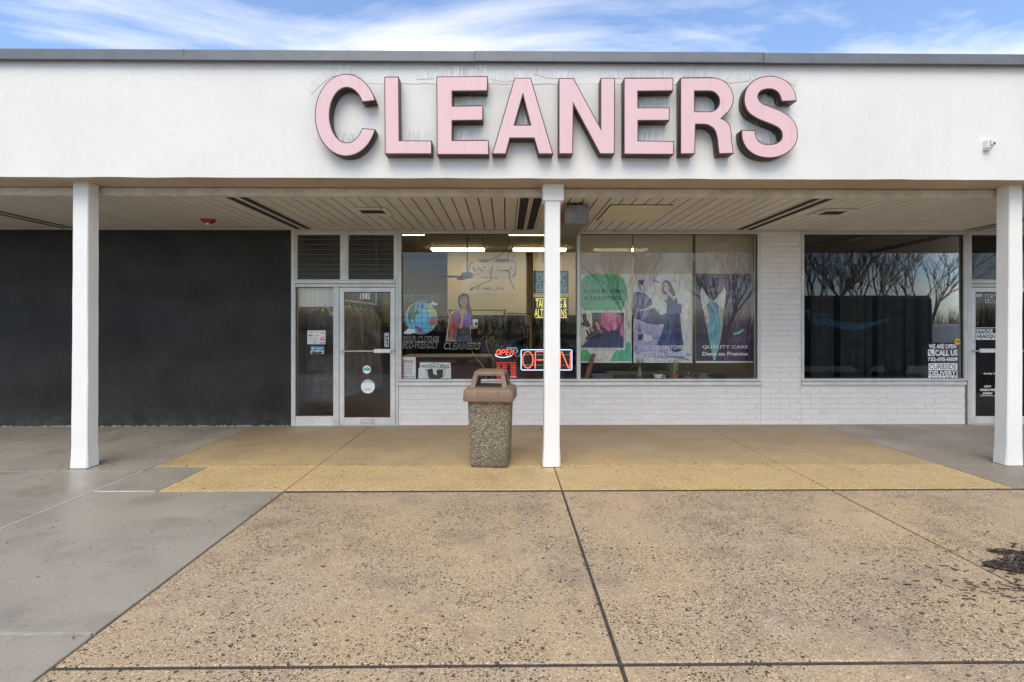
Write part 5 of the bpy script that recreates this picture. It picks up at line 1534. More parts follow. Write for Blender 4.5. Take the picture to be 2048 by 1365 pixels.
# unlit script tube sign on clear acrylic
YU = YW + 0.24
us = decal_root('unlit_tube_sign', 924, 523, 1042, 587, YU, 'unlit glass tube script sign on a clear panel hung in the window', 'neon sign')
M['tube_glass'] = plain('unlit_tube_glass', (0.32,0.33,0.36), 0.2)
M['tube_dark'] = plain('blocked_out_tube', (0.03,0.03,0.035), 0.4)
flat('acrylic_panel', rectpx(925, 525, 1036, 586), YU+0.02, M['clear_plastic'], us, depth=0.004)
def cursive(body, x0, y0, x1, y1, mat, r, bold):
    text(body, x0, y0, x1, y1, YU, mat, us, bold=bold, shear=0.25, depth=0.012, name='script_tube')
cursive('Middlebrook', 944, 533, 1032, 556, M['tube_glass'], 0, -0.022)
cursive('Cleaners', 938, 567, 1010, 582, M['tube_glass'], 0, -0.020)
for l in ([(945,536),(952,543)],[(956,535),(965,543)],[(967,535),(971,535)],[(985,533),(981,548),(983,560),(960,570),(940,581)],[(997,541),(1018,541),(1024,535)],[(1010,541),(1019,545),(1019,555),(1029,580)],[(1025,554),(1031,548)],[(940,580),(946,574)],[(954,580),(959,574)],[(966,577),(975,577),(983,580)],[(991,581),(997,575),(1006,580)]):
    neon_path('blocked_tube', l, 0.006, M['tube_dark'], us, YU-0.016, False)
for x0, x1, y0, y1 in ((959,975,519.5,524.5),(991,1018,518.5,524.5)):
    flat('transformer', rectpx(x0, y0, x1, y1), YU+0.02, plain('grey_transformer', (0.22,0.23,0.27), 0.4) if x0 == 959 else bpy.data.materials['grey_transformer'], us, depth=0.04)
flat('top_rail', rectpx(922, 524.5, 1041, 526), YU+0.02, M['steel'], us, depth=0.01)
for l in ([(947,526),(940,530),(937,545)],[(975,522),(992,515),(1010,503),(1018,482),(1024,464)],[(1017,520),(1017,505),(1023,500),(1027,507),(1026,518)],[(1020,520),(1031,527),(1031,550)]):
    neon_path('cable', l, 0.005, M['black'], us, YU+0.01)
for px_ in (928, 1033):
    m = MB(); a = P(px_, 525, YU+0.018); m.tube([a, (a.x, a.y, ZC-0.012)], 0.0013, 4); m.build('hanging_wire', M['steel'], us)

# ------------------------------------------------------------------ second shop: lettering on glass
YD2 = GY - 0.003
def deco(name, x0, y0, x1, y1, label, cat='lettering'): return decal_root(name, x0, y0, x1, y1, YD2, label, cat)
n = deco('window_lettering', 1856, 688, 1916, 724, 'white we are open call us lettering with phone number on dark window')
text('WE ARE OPEN', 1857.3, 688.6, 1912.3, 697.6, YD2, K_WHT, n, bold=0.03)
flat('phone_square', rectpx(1856, 699.2, 1868.8, 712.4), YD2, K_WHT, n)
flat('phone_symbol', [(1857.8,703),(1859.2,701.2),(1861,703.2),(1860.6,705),(1863,708),(1864.8,707.8),(1866.8,709.4),(1865.4,711),(1862.4,710.2),(1859,706.6)], YD2-LY, K_BLK, n)
text('CALL US', 1870, 700, 1915, 712, YD2, K_WHT, n, bold=0.035)
text('732-695-0009', 1855.8, 715, 1915, 722.7, YD2, K_WHT, n, bold=0.03)
n = deco('delivery_sticker', 1857, 727, 1915, 761, 'white curbside delivery available sticker at the foot of dark window', 'sticker')
flat('plate', rr(1857, 727, 1914.5, 761, 1.5)[:-1], YD2, K_WHT, n)
flat('band', rectpx(1858, 740.8, 1913, 751.6), YD2-LY, K_BLK, n)
text('CURBSIDE', 1858.8, 728.8, 1912.5, 739, YD2-LY, K_BLK, n, bold=0.0, shear=0.06)
text('DELIVERY', 1859, 742, 1912, 751, YD2-2*LY, K_WHT, n, bold=0.03)
text('AVAILABLE', 1858.8, 753.2, 1912.5, 759.6, YD2-LY, K_BLK, n, bold=0.01, shear=0.2)
n = deco('round_yellow_sticker', 1908, 677, 1922, 691, 'small round yellow sticker in the corner of the dark window', 'sticker')
flat('disc', circpx(1914.8, 683.5, 6.4), YD2-0.004, ink(206,172,30), n)
flat('band', rectpx(1910.6, 682, 1920.2, 684.8), YD2-0.004-LY, ink(140,76,30), n)
YD3 = YW + 0.010
def dec3(name, x0, y0, x1, y1, label, cat='lettering'): return decal_root(name, x0, y0, x1, y1, YD3, label, cat)
n = dec3('house_number', 1970, 590, 2004, 606, 'black street number with white outline on the dark shop door', 'number')
text('1584', 1970, 589.6, 2001.6, 606.8, YD3, K_WHT, n, bold=0.07); text('1584', 1971.2, 590.8, 2000.4, 605.6, YD3-2*LY, K_BLK, n, bold=0.015)
n = dec3('shop_name_sticker', 1952, 655, 2022, 680, 'immune headquarters name sticker on the dark shop door', 'sticker')
flat('plate', rectpx(1952.4, 655.5, 2022, 680), YD3, K_WHT, n)
flat('band', rectpx(1953.4, 656.5, 2021, 667), YD3-LY, K_BLK, n)
text('IMMUNE', 1954.2, 658, 1985.5, 666, YD3-2*LY, K_WHT, n, bold=0.02); text('HEADQUARTERS', 1954.5, 669, 2020, 678.6, YD3-LY, K_BLK, n, bold=0.03)
n = dec3('hours_lettering', 1960, 745, 2010, 793, 'small white opening hours lettering on the dark shop door')
text('Family Owned', 1967.5, 746, 2006, 750, YD3, K_WHT, n, bold=0.03)
text('SUNDAY', 1968, 771, 1982.5, 775.4, YD3, K_WHT, n, bold=0.02); text('MONDAY-FRIDAY', 1960, 778, 1998, 782.6, YD3, K_WHT, n, bold=0.03); text('SATURDAY', 1965.5, 785, 1985, 789.4, YD3, K_WHT, n, bold=0.03)
flat('rule', rectpx(1960, 791.6, 2000, 792.4), YD3, K_WHT, n)
n = dec3('corner_sticker', 1938, 588, 1953, 595, 'small pale blue sticker in the corner of the dark shop door', 'sticker')
flat('card', rectpx(1950, 588.6, 1964, 594), YD3, ink(150,176,196), n)
# ------------------------------------------------------------------ things inside the shop
LAMP = emit('fluorescent_diffuser', (1.0,0.80,0.45), 6.0)
def ceiling_lamp(px0, px1, Y, label):
    x0, x1 = X(px0, Y), X(px1, Y); cx = (x0+x1)/2
    s = thing('ceiling_light', (cx, Y, ZC-0.01), label, 'ceiling light', 'fluorescent lights on the shop ceiling')
    hw = 0.61; z1 = ZC-0.0105
    m = MB(); m.bbox(cx-hw, cx+hw, Y-0.16, Y+0.16, z1-0.03, z1, 0.004); m.build('housing', M['white'], s)
    m = MB(); m.bbox(cx-hw+0.015, cx+hw-0.015, Y-0.145, Y+0.145, z1-0.07, z1-0.031, 0.012, 2); m.build('diffuser', LAMP, s)
ceiling_lamp(862, 970, 12.2, 'long lit fluorescent ceiling light by the ceiling fan')
ceiling_lamp(1026, 1132, 12.2, 'long lit fluorescent ceiling light behind the slim column')
ceiling_lamp(1188, 1292, 12.2, 'long lit fluorescent ceiling light glowing through the printed blinds')
ceiling_lamp(728, 836, 9.97, 'lit fluorescent ceiling light close to the shop door')
ceiling_lamp(1026, 1138, 9.97, 'lit fluorescent ceiling light close above the unlit tube sign')
# ceiling fan
YFN = 10.6
c = P(934.5, 553, YFN)
s = thing('ceiling_fan', (c.x, YFN, c.z-0.1), 'dark grey ceiling fan on a long rod', 'ceiling fan')
fm_ = plain('dark_green_grey_metal', (0.10,0.115,0.11), 0.4, 0.3)
m = MB(); m.lathe((c.x, YFN, ZC-0.09), [(0.02,0),(0.07,0.04),(0.075,0.078)], 16); m.build('canopy_cup', fm_, s, smooth=True)
m = MB(); m.tube([(c.x, YFN, ZC-0.05), (c.x, YFN, c.z+0.05)], 0.014, 10); m.build('down_rod', fm_, s)
m = MB(); m.lathe((c.x, YFN, c.z-0.03), [(0.04,-0.02),(0.11,0.0),(0.125,0.05),(0.10,0.10),(0.03,0.12)], 18); m.build('motor', fm_, s, smooth=True)
for k in range(4):
    a = rad(20+90*k); ca, sa = math.cos(a), math.sin(a); m = MB()
    vs = []
    for zz_ in (0, 0.008):
        for u, v in ((0.10,-0.04),(0.62,-0.07),(0.66,0.0),(0.62,0.07),(0.10,0.04)):
            vs.append((c.x+u*ca-v*sa, YFN+u*sa+v*ca, c.z-0.02+zz_+v*0.2))
    m.add(vs, [(4,3,2,1,0),(5,6,7,8,9),(0,1,6,5),(1,2,7,6),(2,3,8,7),(3,4,9,8),(4,0,5,9)]); m.build('blade', fm_, s)
# counter
s = thing('shop_counter', (X(930,11.6), 11.6, 0), 'maroon fronted counter with a grey top inside the shop', 'counter')
x0, x1 = X(810, 11.4), X(1130, 11.4)
m = MB(); m.bbox(x0, x1, 11.4, 12.0, 0.0, 0.86, 0.01); m.build('front', plain('maroon_laminate', (0.10,0.022,0.020), 0.4), s)
m = MB(); m.bbox(x0-0.04, x1+0.04, 11.34, 12.06, 0.86, 0.90, 0.008); m.build('top', plain('grey_laminate', (0.40,0.38,0.35), 0.4), s)
# garments in plastic
def garment(x, y, ztop, h, w, rz, mat, label, bag=True, seed=0, group='bagged garments on the shop rails'):
    s = thing('hanging_garment', (x, y, ztop-h), label, 'garment', group, rz=rz)
    def shell(nm, off, mat_, h_, wav):
        m = MB(); rings = []; n = 40
        for i in range(27):
            u = i/26
            if u < 0.10: hw = w*(0.10 + 0.40*(u/0.10)); dep = 0.03 + 0.05*(u/0.10)
            else: hw = w*(0.50 + 0.05*math.sin(u*7+seed)); dep = 0.085 + 0.02*u
            if u >= 0.10 and u < 0.25: hw = w*0.5
            ring = []
            for k in range(n):
                a = 2*math.pi*k/n
                f = 1 + wav*math.sin(a*7+seed+u*2)*min(1, u*3) + (0.30 if off else 0.12)*mnoise.noise(Vector((math.cos(a)*2.2+seed, math.sin(a)*2.2, u*5)))*min(1, u*4)
                ring.append(Vector(((hw+off)*math.copysign(abs(math.cos(a))**0.7, math.cos(a))*f, (dep+off)*math.sin(a)*f, h - u*h_)))
            rings.append(ring)
        m.loft(rings)
        return m.build(nm, mat_, s, smooth=True, local=True)
    shell('cloth', 0.0, mat, h*0.93, 0.16)
    if bag: shell('plastic_bag', 0.022, M['bag'], h*1.0, 0.12)
    m = MB(); m.tube([(-w*0.4,0,h-0.05),(0,0,h+0.01),(w*0.4,0,h-0.05)], 0.005, 6)
    m.tube([(0,0,h+0.01),(0,0,h+0.07),(0.02,0,h+0.10),(0.045,0,h+0.085)], 0.003, 6); m.build('hanger', M['steel'], s, local=True)
    return s
def cloth(n, c): return plain(n, c, 0.8, var=0.25, scale=9, bump=0.3)
CL = [cloth('black_wool', (0.016,0.016,0.017)), cloth('charcoal_wool', (0.05,0.05,0.053)), cloth('brown_tweed', (0.17,0.115,0.075)), cloth('taupe_cloth', (0.26,0.20,0.16)), cloth('navy_cloth', (0.022,0.028,0.055)), cloth('grey_cloth', (0.22,0.22,0.225)), cloth('sky_blue_cloth', (0.20,0.34,0.50)), cloth('cream_cloth', (0.5,0.45,0.36))]
ZR = 1.86
garment(X(648, 9.0), 9.0, 1.84, 1.55, 0.50, rad(12), CL[0], 'long black coat in a clear bag behind the side light', True, 1.0)
garment(X(662, 9.35), 9.35, 0.80, 0.62, 0.34, 0, CL[6], 'pale blue garment hanging low behind the side light', True, 2.0)
names = ['charcoal coat in a clear bag, first on the rail behind the shop door', 'charcoal jacket in a clear bag, second on the door rail', 'grey garment in a clear bag, third on the door rail', 'charcoal garment in a clear bag, fourth on the door rail', 'black garment in a clear bag, fifth on the door rail', 'taupe garment in a clear bag, last on the door rail']
for k, (px_, ci) in enumerate(((688,0),(699,1),(710,5),(721,1),(733,0),(744,3))):
    y = 9.15 + k*0.30
    garment(X(px_, y), y, 1.88 - k*0.01, 1.52, 0.50, rad(78), CL[ci], names[k], True, k*1.7)
s = thing('garment_rail', (X(715, 9.9), 9.9, 0), 'steel rail carrying bagged garments behind the shop door', 'rail')
m = MB(); p0, p1 = (X(684,9.0), 9.0, 1.965), (X(752,10.9), 10.9, 1.955); m.tube([p0, p1], 0.014, 8); m.build('rail', M['steel'], s)
m = MB()
for p in (p0, p1): m.tube([p, (p[0], p[1], ZC-0.012)], 0.012, 8)
m.build('drop_rod', M['steel'], s)
# black pipe frame and dark clothes deeper in the shop
s = thing('pipe_rack', (X(955, 12.4), 12.4, 0), 'black pipe clothes rack standing before the beige wall', 'rack')
Yk = 12.4
m = MB(); m.tube([P(897,621,Yk), P(1013,621,Yk)], 0.016, 8); m.tube([P(1013,627,Yk-0.1), P(1064,628.5,Yk-0.1)], 0.013, 8); m.build('rail', M['black'], s)
for px_ in (900, 1009):
    m = MB(); t_ = P(px_, 619, Yk); m.tube([t_, (t_.x, t_.y, 0.0)], 0.022, 8); m.build('upright', M['black'], s)
for k in range(16):
    px_ = 1000 + k*9.5 if k < 8 else 812 + (k-8)*10.5
    ci = (0,1,4,1,0,4,1,0)[k % 8]
    y = 13.8 + 0.25*(k % 3)
    garment(X(px_, y), y, 1.66, 1.25, 0.46, rad(75), CL[ci], 'dark garment hanging in the dim back room of the shop', False, k*0.9, 'dark garments in the back room')
s = thing('back_room_rail', (X(960, 14.0), 14.0, 0), 'dim steel rail of dark garments in the back room', 'rail')
m = MB(); m.tube([(X(800,13.95), 13.95, 1.745), (X(1085,13.95), 13.95, 1.745)], 0.02, 8)
for px_ in (803, 940, 1082): m.tube([(X(px_,13.95), 13.95, 1.745), (X(px_,13.95), 13.95, 0)], 0.02, 8)
m.build('rail_frame', M['black'], s)
# leafy plants
LEAF = plain('dark_green_leaf', (0.14,0.19,0.07), 0.4, var=0.4, scale=20)
LEAFL = plain('pale_green_leaf', (0.34,0.38,0.18), 0.45, var=0.3, scale=20)
LEAFY = plain('bright_green_leaf', (0.17,0.26,0.045), 0.4, var=0.3, scale=20)
def blade(m, base, d, length, width, droop, n=6):
    """a drooping strap leaf"""
    d = Vector(d).normalized(); side = d.cross(Vector((0,0,1)))
    side = side.normalized() if side.length > 0.05 else Vector((1,0,0))
    vs, fs = [], []
    p = Vector(base); dirv = d.copy()
    for i in range(n+1):
        u = i/n; w = width*(0.55 + 0.9*u if u < 0.35 else 0.87*(1-u)/0.65 + 0.02)
        vs += [p - side*w/2, p + side*w/2]
        dirv = (dirv + Vector((0,0,-droop/n))).normalized()
        p = p + dirv*length/n
    for i in range(n): fs.append((2*i, 2*i+1, 2*i+3, 2*i+2))
    m.add(vs, fs)
def pot(c, r0, r1, h, mat, s, rim=True, name='pot'):
    m = MB(); pr_ = [(r0*0.9,0.0),(r0,0.004),(r1,h*0.86)]
    pr_ += [(r1*1.08,h*0.86),(r1*1.08,h),(r1*0.93,h),(r1*0.9,h*0.85)] if rim else [(r1,h),(r1*0.92,h),(r1*0.9,h*0.85)]
    m.lathe(c, pr_, 20); return m.build(name, mat, s, smooth=True)
TERRA = plain('terracotta', (0.30,0.125,0.07), 0.75, var=0.3, scale=25)
YPL = YW + 0.22
def plant(px_, label, kind, **kw):
    s = thing('potted_plant', (X(px_, YPL), YPL, ZBD), label, 'plant', 'potted plants on the window board')
    return s, Vector((X(px_, YPL), YPL, ZBD))
zpx = YPL/F
s, c = plant(1279, 'ponytail palm with arching leaves in a low black pot', 0)
pot(c, 0.062, 0.072, 0.075, M['black'], s)
m = MB(); m.tube([c+Vector((0,0,0.06)), c+Vector((0.004,0,0.11)), c+Vector((0.0,0,0.16)), c+Vector((0.004,0,0.22))], [0.045,0.034,0.026,0.022], 10); m.build('trunk', plain('grey_bark', (0.22,0.17,0.11), 0.8, var=0.3, scale=40), s, smooth=True)
m = MB()
for k in range(34):
    a = R.uniform(0, 6.28); el = R.uniform(0.25, 1.3)
    blade(m, c+Vector((0,0,0.22)), (math.cos(a)*math.cos(el), 0.55*math.sin(a)*math.cos(el), math.sin(el)), R.uniform(0.19,0.33), 0.015, R.uniform(0.8,1.9))
m.build('leaves', LEAF, s)
s, c = plant(1316, 'small dry stemmed plant in a white pot', 0)
pot(c, 0.050, 0.066, 0.105, M['white'], s)
m = MB()
for k in range(6): m.tube([c+Vector((R.uniform(-0.02,0.02),0,0.09)), c+Vector((R.uniform(-0.04,0.04),0,R.uniform(0.14,0.19)))], 0.007, 5)
m.build('stems', plain('brown_stem', (0.12,0.05,0.03), 0.7), s)
s = thing('pink_cup', (X(1328, YPL), YPL, ZBD), 'small pink plastic cup beside the white pot', 'cup')
pot(Vector((X(1328, YPL), YPL, ZBD)), 0.024, 0.028, 0.095, plain('pink_plastic', (0.42,0.26,0.25), 0.5), s, False, 'cup')
s, c = plant(1348, 'spider plant with long pale arching leaves in a terracotta pot', 0)
pot(c, 0.052, 0.064, 0.11, TERRA, s)
m = MB()
for k in range(26):
    a = R.uniform(0, 6.28); el = R.uniform(0.5, 1.35)
    blade(m, c+Vector((0,0,0.10)), (math.cos(a)*math.cos(el), 0.5*math.sin(a)*math.cos(el), math.sin(el)), R.uniform(0.26,0.46), 0.016, R.uniform(0.9,1.7))
m.build('leaves', LEAFL, s)
s, c = plant(1376, 'low bright green leafy plant in a clay bowl', 0)
pot(c, 0.055, 0.075, 0.075, plain('pale_clay', (0.27,0.18,0.13), 0.8, var=0.3, scale=30), s)
m = MB()
for k in range(60):
    a = R.uniform(0, 6.28); r_ = R.uniform(0, 0.07)
    blade(m, c+Vector((r_*math.cos(a), r_*0.7*math.sin(a), R.uniform(0.07,0.12))), (math.cos(a)*0.7, 0.5*math.sin(a), R.uniform(0.2,1)), R.uniform(0.04,0.07), 0.032, 0.8, 4)
m.build('leaves', LEAFY, s)
s, c = plant(1406, 'pale succulent in a square brown planter', 0)
m = MB(); m.bbox(c.x-0.10, c.x+0.10, c.y-0.06, c.y+0.06, ZBD, ZBD+0.08, 0.006); m.build('planter', plain('brown_planter', (0.13,0.09,0.07), 0.7, var=0.2), s)
m = MB()
for k in range(70):
    a = R.uniform(0, 6.28); r_ = R.uniform(0, 0.075)
    blade(m, c+Vector((r_*math.cos(a), r_*0.6*math.sin(a), 0.08)), (math.cos(a)*0.5, 0.5*math.sin(a), R.uniform(0.5,1)), R.uniform(0.03,0.06), 0.018, 0.4, 3)
m.build('leaves', plain('grey_green_leaf', (0.27,0.28,0.19), 0.5), s)
# dry branch in the corner, sewing shelf and white machine
s = thing('dry_branch', (X(1180, YPL), YPL, ZBD), 'thick reddish dry stalk leaning in the window corner', 'plant')
m = MB(); a, c_ = P(1172, 757, YPL), P(1188, 718, YPL); m.tube([(a.x,YPL,ZBD), (a.x+0.03,YPL,ZBD+0.12), (c_.x,YPL,c_.z+0.08)], [0.035,0.04,0.03], 8); m.build('stalk', plain('red_bark', (0.20,0.085,0.055), 0.8, var=0.4, scale=30), s, smooth=True)
m = MB()
for k in range(18):
    a_ = R.uniform(0,6.28); blade(m, (a.x+0.02, YPL, ZBD+R.uniform(0.02,0.1)), (math.cos(a_), 0.4*math.sin(a_), R.uniform(0.3,1)), R.uniform(0.05,0.12), 0.012, 1.2, 4)
m.build('leaves', LEAF, s)
s = thing('grey_tub', (X(1205, YPL), YPL, ZBD), 'low slate grey tub on the window board', 'tub')
x0, x1 = X(1184, YPL), X(1224, YPL)
m = MB(); m.bbox(x0, x1, YPL-0.08, YPL+0.10, ZBD, ZBD+0.09, 0.01, 2); m.build('box', plain('slate_plastic', (0.06,0.07,0.085), 0.5), s)
m = MB(); m.bbox(x0-0.006, x1+0.006, YPL-0.086, YPL+0.106, ZBD+0.09, ZBD+0.104, 0.004); m.build('rim', bpy.data.materials['slate_plastic'], s)
Yt = 10.4
s = thing('work_table', (X(1370, Yt), Yt, 0), 'green topped work table behind the potted plants', 'table')
x0, x1 = X(1225, Yt), X(1500, Yt); ztb = Z(1360, 752, Yt) + 0.03
m = MB(); m.bbox(x0, x1, Yt-0.1, Yt+0.7, ztb-0.05, ztb, 0.006); m.build('top', plain('green_table_top', (0.10,0.14,0.10), 0.4), s)
for xx in (x0+0.06, x1-0.06):
    for yy in (Yt-0.04, Yt+0.62):
        m = MB(); m.bbox(xx-0.025, xx+0.025, yy-0.025, yy+0.025, 0, ztb-0.05, 0.004); m.build('leg', M['black'], s)
Yq = Yt + 0.1
s = thing('white_machine', (X(1472, Yq), Yq, ztb), 'white sewing machine with a row of spools behind the suit blind', 'machine')
x0, x1 = X(1461, Yq), X(1493, Yq)
m = MB(); m.bbox(x0, x1, Yq-0.1, Yq+0.1, ztb, ztb+0.12, 0.012, 2); m.build('base', M['white'], s)
m = MB(); m.bbox(x0+0.10, x0+0.20, Yq-0.06, Yq+0.06, ztb+0.12, ztb+0.24, 0.012, 2); m.build('column', M['white'], s)
m = MB(); m.bbox(x0-0.04, x1-0.02, Yq-0.07, Yq+0.07, ztb+0.24, ztb+0.30, 0.012, 2); m.build('arm', M['white'], s)
for k in range(5):
    m = MB(); m.lathe((x0-0.01+k*0.075, Yq, ztb+0.30), [(0.026,0),(0.026,0.006),(0.02,0.008),(0.02,0.06),(0.026,0.062),(0.026,0.068)], 12); m.build('spool', M['white'], s)
for k in range(3):
    m = MB(); m.bbox(x0+0.10+k*0.07, x0+0.14+k*0.07, Yq-0.103, Yq-0.100, ztb+0.035, ztb+0.085, 0.001); m.build('key_panel', plain('grey_key', (0.2,0.2,0.19), 0.5) if k == 0 else bpy.data.materials['grey_key'], s)
# tall leafy plants by the rack
for px_, yy, h_, lb in ((985, 10.9, 1.62, 'spiky dark green yucca in a black pot near the pipe rack'), (1098, 10.6, 1.5, 'dark green cane plant behind the neon open sign')):
    c = Vector((X(px_, yy), yy, 0)); s = thing('floor_plant', c, lb, 'plant', 'tall plants on the shop floor')
    pot(c, 0.12, 0.16, 0.30, M['black'], s)
    m = MB(); m.tube([c+Vector((0,0,0.25)), c+Vector((0.02,0,h_*0.6)), c+Vector((0,0,h_*0.82))], [0.03,0.025,0.02], 8); m.build('stem', bpy.data.materials['grey_bark'], s)
    m = MB()
    for k in range(60):
        a = R.uniform(0, 6.28); el = R.uniform(-0.1, 1.4)
        blade(m, c+Vector((0,0,h_*R.uniform(0.62,0.85))), (math.cos(a)*math.cos(el), math.sin(a)*math.cos(el), math.sin(el)), R.uniform(0.25,0.45), 0.035, R.uniform(0.3,1.2))
    m.build('leaves', LEAF, s)
# cords hanging to the signs
for l, lb in (([(974,672),(973,690),(980,710),(988,722),(990,745)], 'beige cord hanging down to the small open sign'), ([(944,703),(952,716),(966,733),(972,745)], 'beige cord sagging behind the boots poster')):
    m = MB(); pts = [P(a, b_, YN+0.1) for a, b_ in catmull(l, 4, False)]
    pts.append(Vector((pts[-1].x, pts[-1].y, ZBD+0.004)))
    m.tube(pts, 0.006, 6); o = m.build('power_cord', ink(150,136,112), None, tuple(pts[-1])); tag(o, lb, 'cord', 'beige power cords in the window')
# fluorescent track and vertical cloth strips in the empty shop
s = thing('ceiling_track', (X(1750, 10.5), 10.5, ZC-0.06), 'black lighting track crossing the ceiling of the empty shop', 'track')
m = MB(); a, c_ = Vector((X(1610, 11.6), 11.6, ZC-0.05)), Vector((X(1880, 8.9), 8.9, ZC-0.05))
d = (c_-a).normalized(); sd = Vector((-d.y, d.x, 0))*0.05
m.hexa([a-sd+Vector((0,0,-0.03)), c_-sd+Vector((0,0,-0.03)), c_+sd+Vector((0,0,-0.03)), a+sd+Vector((0,0,-0.03))], [a-sd+Vector((0,0,0.038)), c_-sd+Vector((0,0,0.038)), c_+sd+Vector((0,0,0.038)), a+sd+Vector((0,0,0.038))])
m.build('track', M['black'], s)
for k in range(3):
    u0 = 0.05 + k*0.33; p0 = a.lerp(c_, u0); p1 = a.lerp(c_, u0+0.12)
    m = MB(); m.hexa([p0-sd*1.1+Vector((0,0,-0.045)), p1-sd*1.1+Vector((0,0,-0.045)), p1+sd*1.1+Vector((0,0,-0.045)), p0+sd*1.1+Vector((0,0,-0.045))], [p0-sd*1.1+Vector((0,0,-0.031)), p1-sd*1.1+Vector((0,0,-0.031)), p1+sd*1.1+Vector((0,0,-0.031)), p0+sd*1.1+Vector((0,0,-0.031))])
    m.build('clip', M['white'], s)
STR = plain('grey_cloth_strip', (0.42,0.42,0.40), 0.8, var=0.2, scale=4)
for k, px_ in enumerate((1628, 1645, 1663, 1688, 1710, 1736, 1762, 1790, 1822, 1850, 1880)):
    w = (0.13,0.34,0.12,0.16,0.40,0.15,0.15,0.42,0.2,0.16,0.3)[k]; Ys = 12.2
    x = X(px_, Ys); m = MB(); vs, fs = [], []
    for i in range(9):
        vs += [(x-w/2+w*i/8, Ys+0.03*math.sin(i*1.6+k), 0.02), (x-w/2+w*i/8, Ys+0.03*math.sin(i*1.6+k), 2.35)]
    for i in range(8): fs.append((2*i, 2*i+2, 2*i+3, 2*i+1))
    m.add(vs, fs)
    o = thing('curtain_panel', (x, Ys, 0.02), 'pale grey curtain strip hanging in the dark empty shop', 'curtain', 'curtain strips in the empty shop'); m.build('cloth', STR, o)
    m = MB(); m.tube([(x, Ys, 2.35), (x, Ys, ZC-0.012)], 0.004, 5); m.build('cord', M['black'], o)
# ------------------------------------------------------------------ the car park the windows reflect
GZ = -0.15
def wheel(cx, cy, r, w, parent, axis='y'):
    m = MB(); prof = [(r*0.62,-w/2),(r*0.9,-w/2),(r,-w/2+0.02),(r,w/2-0.02),(r*0.9,w/2),(r*0.62,w/2)]
    n = 20
    rings = [[Vector((cx + a*math.cos(2*math.pi*k/n), cy + z, GZ + r + a*math.sin(2*math.pi*k/n))) for k in range(n)] for a, z in prof]
    m.loft(rings); t_ = m.build('wheel', M['rubber'], parent, smooth=True)
    m = MB(); rings = [[Vector((cx + a*math.cos(2*math.pi*k/n), cy + z, GZ + r + a*math.sin(2*math.pi*k/n))) for k in range(n)] for a, z in ((0.02,w/2+0.005),(r*0.6,w/2-0.01),(r*0.6,-w/2+0.01),(0.02,-w/2-0.005))]
    m.loft(rings); m.build('rim', M['steel'], t_, smooth=True)
CARGLASS = plain('dark_car_glass', (0.012,0.014,0.016), 0.05, var=0.0)
def car(x, y, paint, label, L=4.6, Wd=1.8, Hh=1.45, flip=1):
    s = thing('parked_car', (x, y, GZ), label, 'car', 'cars parked in the lot')
    prof = [(-0.5,0.22),(-0.5,0.50),(-0.485,0.60),(-0.33,0.66),(-0.25,0.70),(0.30,0.72),(0.46,0.70),(0.50,0.62),(0.50,0.24),(0.44,0.16),(-0.45,0.16)]
    m = MB(); rings = []
    for v in (-1,-0.9,-0.5,0.5,0.9,1):
        e = 1.0 if abs(v) < 0.95 else 0.965
        rings.append([Vector((x + flip*a*L*e, y + v*Wd/2, GZ + 0.16*Hh + (b_*Hh*0.9-0.16*Hh)*(e if b_ > 0.4 else 1))) for a, b_ in prof])
    m.loft(rings); m.build('body', paint, s, smooth=True)
    cab = [(-0.26,0.66),(-0.10,0.985),(0.0,1.0),(0.17,0.99),(0.36,0.68)]
    m = MB(); m.loft([[Vector((x + flip*a*L, y + v*Wd/2*(0.97-0.20*max(0,(b_-0.66))), GZ + b_*Hh)) for a, b_ in cab] for v in (-1, 1)]); m.build('cabin_glass', CARGLASS, s)
    m = MB(); m.loft([[Vector((x + flip*a*L, y + v*Wd*0.40, GZ + b_*Hh+0.012)) for a, b_ in ((-0.13,0.93),(-0.09,0.985),(0.0,1.0),(0.17,0.99),(0.21,0.94))] for v in (-1, 1)]); m.build('roof', paint, s)
    for v in (-1, 1):
        m = MB()
        for a0, b0, a1, b1 in ((-0.26,0.67,-0.10,0.98),(0.36,0.69,0.17,0.985),(0.04,0.68,0.04,0.99)):
            m.tube([(x+flip*a0*L, y+v*Wd*0.482, GZ+b0*Hh), (x+flip*a1*L, y+v*Wd*0.452, GZ+b1*Hh)], 0.035, 6)
        m.build('pillar', paint, s)
        for a in (-0.31, 0.31): wheel(x+a*L, y+v*(Wd/2-0.1), 0.33, 0.22, s)
        m = MB(); m.bbox(x-flip*0.498*L-0.02, x-flip*0.498*L+0.05, y+v*Wd*0.36-0.16, y+v*Wd*0.36+0.16, GZ+0.5*Hh*0.9, GZ+0.6*Hh*0.9, 0.015); m.build('headlight', M['white'], s)
        m = MB(); m.bbox(x+flip*0.492*L-0.03, x+flip*0.492*L+0.04, y+v*Wd*0.36-0.16, y+v*Wd*0.36+0.16, GZ+0.52*Hh*0.9, GZ+0.62*Hh*0.9, 0.015); m.build('tail_light', M['red'], s)
PW_ = plain('silver_white_car_paint', (0.62,0.63,0.64), 0.2, var=0.03); PD_ = plain('dark_car_paint', (0.03,0.032,0.036), 0.15, var=0.03); PG_ = plain('grey_car_paint', (0.16,0.165,0.17), 0.18, var=0.03)
car(1.9, -10.2, PW_, 'silver white saloon car parked across the lot facing the shop window', flip=-1)
car(-3.6, -10.6, PD_, 'black estate car parked beside the silver saloon', 4.7, 1.85, 1.62)
car(-9.2, -15.5, PG_, 'grey car parked in the row behind the black one', 4.6, 1.8, 1.5)
car(7.6, -22.0, PG_, 'grey car parked far back near the bare trees', 4.7, 1.85, 1.65, -1)
